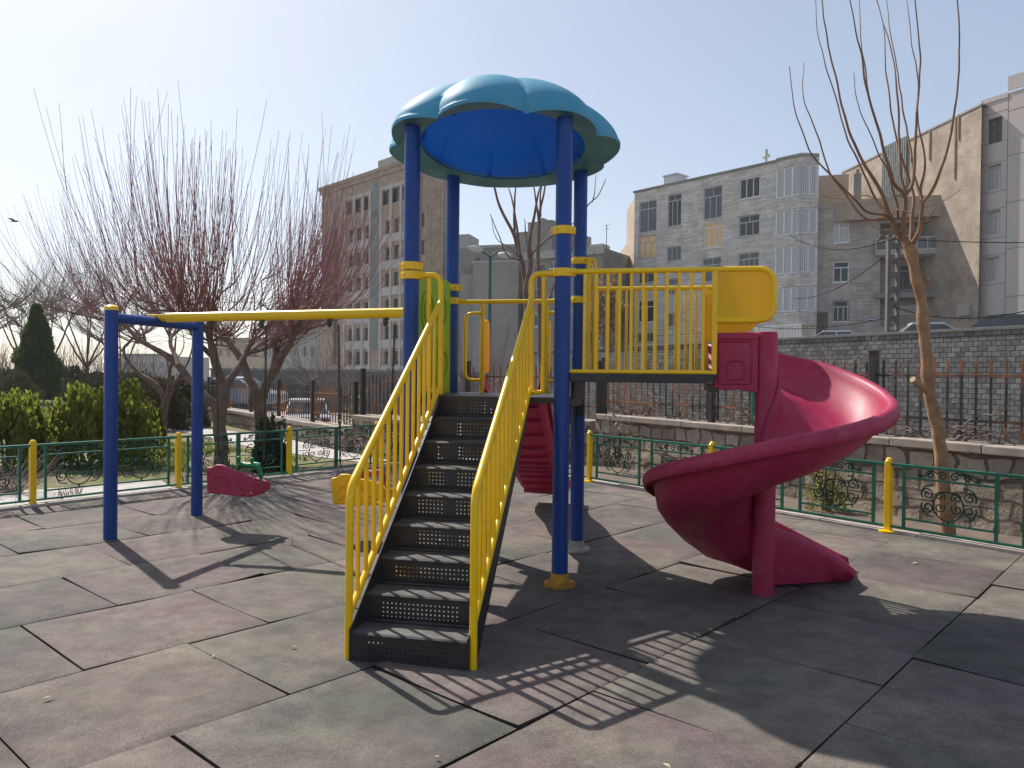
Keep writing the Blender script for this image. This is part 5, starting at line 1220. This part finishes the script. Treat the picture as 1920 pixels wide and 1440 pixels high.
generic_whip_tree(100, 712, 48, 8.6, 6, 'distant faint bare tree at far left horizon', 35, GB, m=TWIG, nsec=(4, 5), nwh=(7, 9))
GC = 'small bare trees beyond the iron fences'
generic_whip_tree(890, 735, 19, 3.1, 2.2, 'small knobby bare tree behind the entry frame', 41, GC, m=TWIG, zb=-.3, nsec=(2, 3), nwh=(3, 5))
generic_whip_tree(695, 735, 19.5, 3.4, 2.2, 'thin bare tree by the tan brick building', 42, GC, m=TWIG, zb=-.5, nsec=(2, 3), nwh=(3, 4))
generic_whip_tree(580, 760, 22, 3.6, 1.8, 'slim bare tree behind the picket fence and silver car', 43, GC, m=TWIG, zb=-.5, nsec=(2, 3), nwh=(3, 4))
generic_whip_tree(950, 735, 24, 3.2, 2.2, 'bare low tree right of the street lamp', 44, GC, m=TWIG, zb=-.5, nsec=(2, 3), nwh=(3, 4))
generic_whip_tree(1540, 700, 20.5, 4.0, 2.6, 'thin leafless tree in front of the grey block wall', 45, GC, m=TWIG, zb=-.3, nk=4, nsec=(2, 2), nwh=(2, 3))

def traced_tree(label, paths, Y, m, zb=0, name='bare_tree', r=.05):
    b = P(*paths[0][0][0], Y); t = thing(name, V((b.x, b.y, zb)), label, 'tree')
    for i, (pts, r0, r1, dy) in enumerate(paths):
        sp = wobble(smooth_path(px_path(pts, Y, dy), 5), .02, 3, i); k = MB(); k.tube(sp, taper(len(sp), r0, r1, .8), 8); k.build('trunk' if i == 0 else 'branch', m, t, 70)
    return t
z1 = lambda *a: [(580 + x / 3.13, 260 + y / 3.13) for x, y in a]
traced_tree('slender reddish bare tree seen between the right tower posts', [
    (z1((1285, 1500), (1282, 1200), (1278, 1000), (1270, 900), (1255, 760), (1225, 650), (1200, 560), (1130, 420), (1090, 300), (1070, 240)), .085, .018, .4),
    (z1((1268, 900), (1300, 720), (1292, 600), (1320, 450), (1338, 340), (1365, 250)), .06, .012, -.6),
    (z1((1235, 690), (1215, 500), (1190, 360), (1170, 290)), .035, .010, .4), (z1((1205, 560), (1202, 400), (1210, 300), (1210, 250)), .03, .01, -.3),
    (z1((1295, 680), (1350, 630), (1430, 570), (1500, 520), (1560, 490)), .035, .01, .5), (z1((1290, 700), (1270, 560), (1262, 470)), .025, .008, .3),
    (z1((1240, 720), (1160, 680), (1110, 560), (1060, 440)), .022, .007, -.5), (z1((1295, 700), (1380, 560), (1420, 500)), .018, .006, .4), (z1((1255, 740), (1180, 640), (1100, 590), (1070, 470)), .016, .006, .6)], 16.5, BARK, 0)
traced_tree('second slender bare tree with a dark straight stem beside the right front post', [
    (z1((1365, 1520), (1355, 1200), (1350, 900), (1345, 650), (1350, 480), (1372, 350), (1395, 240)), .07, .014, .3),
    (z1((1348, 480), (1330, 360), (1315, 250)), .03, .010, .3), (z1((1352, 460), (1355, 330), (1365, 250)), .025, .010, -.3), (z1((1385, 1000), (1440, 860), (1500, 760), (1570, 560), (1610, 430), (1660, 370), (1700, 330), (1740, 240)), .03, .008, .5), (z1((1660, 370), (1675, 300), (1680, 210)), .014, .006, .2), (z1((1620, 420), (1615, 350), (1630, 310)), .012, .005, .2), (z1((1570, 830), (1640, 750), (1660, 700), (1675, 650)), .018, .007, .3)], 15.6, BARK, 0)
traced_tree('small dark forked tree in the lawn between the swing posts', [
    ([(297, 862), (300, 830), (306, 790), (312, 755), (320, 728)], .085, .06, 0), ([(306, 790), (308, 752), (292, 722), (262, 700), (242, 680), (232, 655), (244, 640), (258, 622)], .06, .022, .5),
    ([(318, 735), (318, 700), (326, 665), (330, 630)], .045, .014, -.3), ([(320, 728), (340, 700), (355, 672), (362, 640)], .035, .012, .4), ([(312, 755), (316, 700), (309, 660)], .03, .01, .4), ([(245, 678), (225, 655), (210, 640)], .02, .008, .2), ([(326, 680), (345, 650), (340, 610)], .016, .006, .2), ([(300, 728), (288, 690), (292, 650)], .014, .005, .2)], 15.2, BARK, 0)

# evergreen shrubs: flat sprays spread through the volume
def spray_bush(name, loc, label, cat, m, shape, n, size, group=None, seed=1, upw=.9, stem=None):
    rg = random.Random(seed); t = thing(name, loc, label, cat, group); mb = MB(); c = V(loc)
    for i in range(n):
        p, o = shape(rg); p = c + p; d = (o * (1 - upw) + V((0, 0, upw)) + V((rg.gauss(0, .22), rg.gauss(0, .22), rg.gauss(0, .15)))).normalized()
        s = size * rg.uniform(.6, 1.4); x = d.cross(V((rg.gauss(0, 1), rg.gauss(0, 1), rg.gauss(0, .3)))).normalized(); nn = d.cross(x) * s * .12
        a = p - d * s * .3
        mb.add([a, a + d * s * .5 + x * s * .24 + nn, a + d * s * 1.1, a + d * s * .5 - x * s * .24 - nn, a + d * s * .8 + x * s * .36, a + d * s * .75 - x * s * .38], [(0, 1, 2, 3), (0, 4, 1), (0, 3, 5)])
    mb.build('foliage', m, t)
    st = MB()
    for k in range(5):
        a = rg.uniform(0, 6.28); e = V((math.cos(a) * .12, math.sin(a) * .12, .5)); st.tube([c + V((e.x * .2, e.y * .2, -.02)), c + e], [.03, .012], 6)
    st.build('stem', BARK, t); return t
def plume_shape(rx, ry, h, npl, seed, pl=.35, shell=.55):
    rg0 = random.Random(seed); pls = []
    for k in range(npl):
        th = rg0.uniform(0, 6.283); ph = rg0.uniform(0, 1); z = h * (.10 + .80 * ph); w = math.sqrt(max(.03, 1 - (max(0, z / h - .12) / .86) ** 1.7)); rr = w * math.sqrt(rg0.uniform(.25, 1))
        pls.append((V((rx * rr * math.cos(th), ry * rr * math.sin(th), z)), V((math.cos(th), math.sin(th), .3)), rg0.uniform(.6, 1.3) * pl))
    def f(rg):
        c, o, s = rg.choice(pls); k = rg.random(); r = s * .36 * (1 - k) ** .7; a = rg.uniform(0, 6.283)
        return c + V((math.cos(a) * r, math.sin(a) * r, s * (k * 1.15 - .35))) + o * (s * .3 * k), V((math.cos(a), math.sin(a), 0)) * .7 + o * .4
    return f
gq = lambda u, v: (lambda q: (q.x, q.y, -.02))(G(u, v, -.02))
spray_bush('evergreen_shrub', gq(196, 872), 'rounded yellow green evergreen shrub with feathery tips behind the left swing post', 'shrub', THUJA, plume_shape(.80, .7, 1.12, 190, 3, .36), 9500, .085, 'feathery evergreen shrubs by the path', 3)
spray_bush('evergreen_shrub', gq(10, 880), 'yellow green evergreen shrub cut off by the left frame edge', 'shrub', THUJA, plume_shape(.74, .7, .98, 170, 4, .34), 8000, .085, 'feathery evergreen shrubs by the path', 4)
spray_bush('evergreen_shrub', gq(92, 838), 'smaller evergreen shrub in the gap between the two rounded ones', 'shrub', THUJA, plume_shape(.45, .6, .42, 100, 5, .24), 5000, .09, 'feathery evergreen shrubs by the path', 5)
spray_bush('evergreen_shrub', gq(262, 850), 'evergreen shrub with browned edge right of the left swing post', 'shrub', leafmat('browned_evergreen', (.10, .10, .02), (.10, .07, .025)), plume_shape(.36, .4, .8, 90, 8, .3), 4500, .085, 'feathery evergreen shrubs by the path', 8)
def cone_shape(r, h):
    def f(rg):
        k = rg.random() ** 1.25; a = rg.uniform(0, 6.283); rr = r * (1 - k) ** .8 * (.55 + .45 * rg.random() ** .4) * (1 + .5 * noise.noise(V((math.cos(a) * 1.3, math.sin(a) * 1.3, k * 5.5))) + .25 * noise.noise(V((math.cos(a) * 3, math.sin(a) * 3, k * 14)))) + .03
        return V((math.cos(a) * rr, math.sin(a) * rr, .25 + h * k)), V((math.cos(a), math.sin(a), .4))
    return f
q = G(68, 756, -.02); spray_bush('cypress', (q.x, q.y, -.02), 'dark green cone shaped cypress at left behind the shrubs', 'tree', CYPR, cone_shape(1.1, 4.3 * q.y / 38 if False else q.y * .118), 13000, .012 * q.y * .55, None, 6, .55)
def blob_shape(rx, ry, h):
    def f(rg):
        while True:
            p = V((rg.uniform(-1, 1), rg.uniform(-1, 1), rg.uniform(0, 1)))
            r = math.sqrt(p.x ** 2 + p.y ** 2 + (p.z * 1.0) ** 2)
            lim = .82 + .3 * noise.noise(V((p.x * 3 + rx, p.y * 3, p.z * 3)))
            if lim * .55 < r < lim: return V((p.x * rx, p.y * ry, p.z * h)), p.normalized()
    return f
def leafbush(loc, label, m, rx, ry, h, n, size, seed, name='leafy_shrub', group=None, z=0):
    return spray_bush(name, loc, label, 'shrub', m, blob_shape(rx, ry, h), n, size, group, seed, .15)
GH = 'dark shrubs and hedge beyond the lawn'
for i, (u, v, rx, h, lab) in enumerate(((292, 806, 1.0, 1.55, 'dark brownish hedge clump between the swing posts'), (345, 800, .8, 1.6, 'dark hedge clump left of the second swing post'), (240, 795, 1.2, 1.7, 'brown leafed hedge clump behind the evergreen shrubs'), (165, 780, 1.3, 1.6, 'dark hedge clump right of the cypress'), (10, 770, 1.6, 1.7, 'dark hedge clump at the left edge'), (380, 770, 1.0, 1.3, 'low dark hedge clump by the iron fence'))):
    q = G(u, v, -.02); leafbush((q.x, q.y, -.02), lab, DARKLEAF, rx, rx * .8, h, 4200, .085, 50 + i, group=GH)
q = G(508, 885, -.02); leafbush((q.x, q.y, -.02), 'narrow dark evergreen shrub behind the green fence at the tree foot', leafmat('dark_evergreen', (.035, .045, .02), (.02, .026, .013), .2), .33, .3, .95, 2600, .06, 61)
q = G(662, 815, .2); leafbush((q.x, q.y + .3, .25), 'pale leafed bush climbing the iron fence left of the stairs', PALELEAF, .35, .3, 1.15, 420, .06, 62)
q = P(1160, 830, 12.2); leafbush((q.x, q.y, .15), 'sparse pale leafed shrub at the corner of the stone wall', pm('cream_leaf', (.42, .36, .28), .7, (.25, .2, .12), 5), .42, .3, .95, 330, .05, 63)
q = G(1535, 960, 0); leafbush((q.x + .18, q.y + .22, -.02), 'yellow flecked shrub against the stone wall behind the slide', leafmat('yellow_flecked_leaf', (.30, .28, .08), (.08, .10, .03)), .28, .2, .55, 520, .045, 64)
q = P(1135, 680, 30); leafbush((q.x, q.y, 2.6), 'brown dried creeper hanging on the wall behind the bridge railing', DRYLEAF, 1.1, .7, 3.4, 1500, .16, 65, name='dry_creeper')
# leafless thickets far behind the cypress
for i, (u, Y, h_, lab) in enumerate(((-15, 47, 4.2, 'bare twig thicket at the far left edge'), (30, 50, 4.6, 'bare twig thicket just left of the cypress'), (112, 49, 4.2, 'bare twig thicket right of the cypress'), (165, 52, 4.6, 'bare twig thicket behind the rounded evergreen shrub'), (215, 48, 3.8, 'bare twig thicket seen past the left swing post'), (262, 54, 3.6, 'low bare twig thicket between the swing posts'))):
    q = P(u, 715, Y); t = thing('bare_thicket', (q.x, q.y, -.02), lab, 'shrub', 'leafless thickets at the far left'); m = MB(); rg = random.Random(80 + i)
    for k in range(130):
        a = rg.uniform(0, 6.283); r_ = 2.0 * math.sqrt(rg.random()); whip(m, V((q.x + math.cos(a) * r_, q.y + math.sin(a) * r_, -.02)), V((rg.gauss(0, .5), rg.gauss(0, .5), 1.0)), h_ * rg.uniform(.45, 1.0), .022, rg.uniform(0, 900), .25, 6, .006)
    m.build('twigs', TWIG, t)
for i, (u, Y, rx, h_, lab) in enumerate(((20, 41, 3.2, 1.7, 'far brown hedge mass at the left below the thickets'), (140, 42, 3.0, 1.9, 'far brown hedge mass right of the cypress foot'), (250, 44, 3.0, 1.6, 'far brown hedge mass between the swing posts'))):
    q = P(u, 740, Y); leafbush((q.x, q.y, -.02), lab, DARKLEAF, rx, 1.2, h_, 3200, .2, 90 + i, group=GH)
# bare twiggy shrub at the lower left
q = G(22, 925, -.02); t = thing('bare_shrub', (q.x, q.y, -.02), 'leafless twiggy shrub at the left end of the green fence', 'shrub'); m = MB(); rg = random.Random(5)
for k in range(70):
    a = rg.uniform(0, 6.283); whip(m, V((q.x + rg.gauss(0, .08), q.y + rg.gauss(0, .08), -.02)), V((math.cos(a), math.sin(a), rg.uniform(.3, 1.2))), rg.uniform(.4, .85), .006, rg.uniform(0, 900), .1, 7, .002)
m.build('twigs', TWIG, t)

# bare vines tangled in the iron fence
VINE = pm('pale_vine_bark', (.24, .19, .15), .9, (.13, .10, .08), 6)
eR = (W_R1 - W_R0); LR = eR.length; eR.normalize(); nR = V((-eR.y, eR.x, 0)); nR = nR if nR.y > 0 else -nR
def vine(x0, x1, n, lab, seed):
    rg = random.Random(seed); b = W_R0 + eR * (x0 + x1) / 2 + nR * .28; t = thing('climbing_vine', V((b.x, b.y, .85)), lab, 'vine', 'bare vines in the iron fence'); m = MB()
    for k in range(n):
        x = rg.uniform(x0, x1); y = .22 + rg.uniform(-.05, .12); p = W_R0 + eR * x + nR * y; p = V((p.x, p.y, .86)); d = V((0, 0, 1)); pts = [p]; s = rg.uniform(.05, .09)
        dx = rg.uniform(-.8, .8)
        for i in range(rg.randint(7, 15)):
            dx += rg.gauss(0, .55); dx = max(-1.4, min(1.4, dx)); dv = (eR * dx + nR * rg.gauss(0, .2) + V((0, 0, rg.uniform(-.25, .95)))).normalized(); p = p + dv * s; pts.append(p)
        sp = smooth_path(pts, 3); r0 = rg.choice((.016, .011, .008, .006)); m.tube(sp, taper(len(sp), r0, .003), 5)
    m.build('stems', VINE, t, 70)
vine(.2, 2.6, 34, 'dense tangle of bare vines on the fence under the bridge', 71); vine(2.6, 4.4, 22, 'bare vines on the fence behind the slide column', 72); vine(4.4, 6.3, 20, 'bare twisting vines on the fence beside the bare tree', 73); vine(6.3, 9, 20, 'bare vines on the fence at the right edge', 74)

# grass blades on the lawn strip and a few weeds along the kerb
gm = MB(); rg = random.Random(9)
poly = [G(u, v, -.02) for u, v in ((215, 885), (330, 884), (560, 884), (600, 872), (560, 858), (470, 848), (345, 822), (262, 815), (225, 830))]
def inpoly(x, y):
    c = False
    for i in range(len(poly)):
        a, b = poly[i], poly[i - 1]
        if (a.y > y) != (b.y > y) and x < (b.x - a.x) * (y - a.y) / (b.y - a.y) + a.x: c = not c
    return c
xs = [p.x for p in poly]; ys = [p.y for p in poly]; n = 0
while n < 16000:
    x, y = rg.uniform(min(xs), max(xs)), rg.uniform(min(ys), max(ys)); n += 1
    if not inpoly(x, y) or noise.noise(V((x * .9, y * .9, 2))) < -.05: continue
    h = rg.uniform(.03, .075); a = rg.uniform(0, 6.283); d = V((math.cos(a), math.sin(a), 0)) * .012; lx, ly = rg.gauss(0, .02), rg.gauss(0, .02)
    gm.add([(x - d.x, y - d.y, -.02), (x + d.x, y + d.y, -.02), (x + lx, y + ly, h)], [(0, 1, 2)])
go = gm.build('grass', GRASS); struct(go, 'stuff'); go['label'] = 'short patchy grass in the lawn behind the green fence'; go['category'] = 'grass'
# dry weeds at the foot of the left fence
for i, (u, v) in enumerate(((128, 928), (112, 934), (142, 926), (345, 902))):
    q = G(u, v, 0); t = thing('dry_weed', (q.x, q.y, -.01), 'dry grass tuft at the kerb under the left green fence', 'weed', 'dry tufts along the left kerb'); m = MB()
    for k in range(9):
        a = rg.uniform(0, 6.283); whip(m, V((q.x + rg.gauss(0, .03), q.y + rg.gauss(0, .03), -.01)), V((math.cos(a) * .4, math.sin(a) * .4, 1)), rg.uniform(.08, .16), .005, rg.uniform(0, 99), .1, 4, .002)
    m.build('blades', DRYLEAF, t)
# fallen leaves and scraps on the tiles
LFM = pm('pale_dry_leaf', (.45, .38, .25), .8, (.3, .22, .13), 9)
for i, (u, v, s) in enumerate(((90, 1308, 1.0), (551, 1213, .8), (400, 1230, .7), (1716, 1056, 1.2), (1837, 1145, .8), (1700, 1050, .7), (1250, 1436, .8), (216, 1008, .7), (1916, 1073, .8), (820, 1420, .6))):
    q = G(u, v, .012); a = rg.uniform(0, 6.28); e = V((math.cos(a), math.sin(a), 0)); f = V((-e.y, e.x, 0)); l = .028 * s; m = MB()
    m.prism([q - e * l, q + f * l * .4 + V((0, 0, .006)), q + e * l, q - f * l * .4 + V((0, 0, .004))], (0, 0, .0015)); o = m.build('fallen_leaf', LFM); tag(o, 'small pale dry leaf lying on the rubber tiles', 'leaf', 'dry leaves scattered on the rubber tiles')
# bird
q = P(28, 415.5, 30); t = thing('bird', q, 'dark bird gliding high in the sky at left', 'bird')
m = MB(); m.tube([q + V((-.16, 0, .01)), q + V((-.08, 0, .02)), q + V((.05, 0, .02)), q + V((.12, 0, .03)), q + V((.16, 0, .025))], [.008, .035, .04, .022, .006], 8)
for s in (-1, 1): m.add([q + V((-.05, s * .02, .03)), q + V((.06, s * .02, .03)), q + V((.02, s * .22, .09)), q + V((-.10, s * .34, .05))], [(0, 1, 2, 3)])
m.build('body', IRONB, t)

# ------------------------------------------------------------------ thin haze in the air
hm = bpy.data.materials.new('haze_air'); hm.use_nodes = True; hn = hm.node_tree
for n_ in list(hn.nodes):
    if n_.type == 'BSDF_PRINCIPLED': hn.nodes.remove(n_)
pv = hn.nodes.new('ShaderNodeVolumePrincipled'); pv.inputs['Density'].default_value = .00045; pv.inputs['Color'].default_value = (.93, .94, .96, 1); pv.inputs['Anisotropy'].default_value = .25
hn.links.new(pv.outputs[0], hn.nodes['Material Output'].inputs['Volume'])
hb_ = MB(); hb_.box(-90, 90, -12, 190, -2.0, 34); struct(hb_.build('haze', hm), 'stuff')
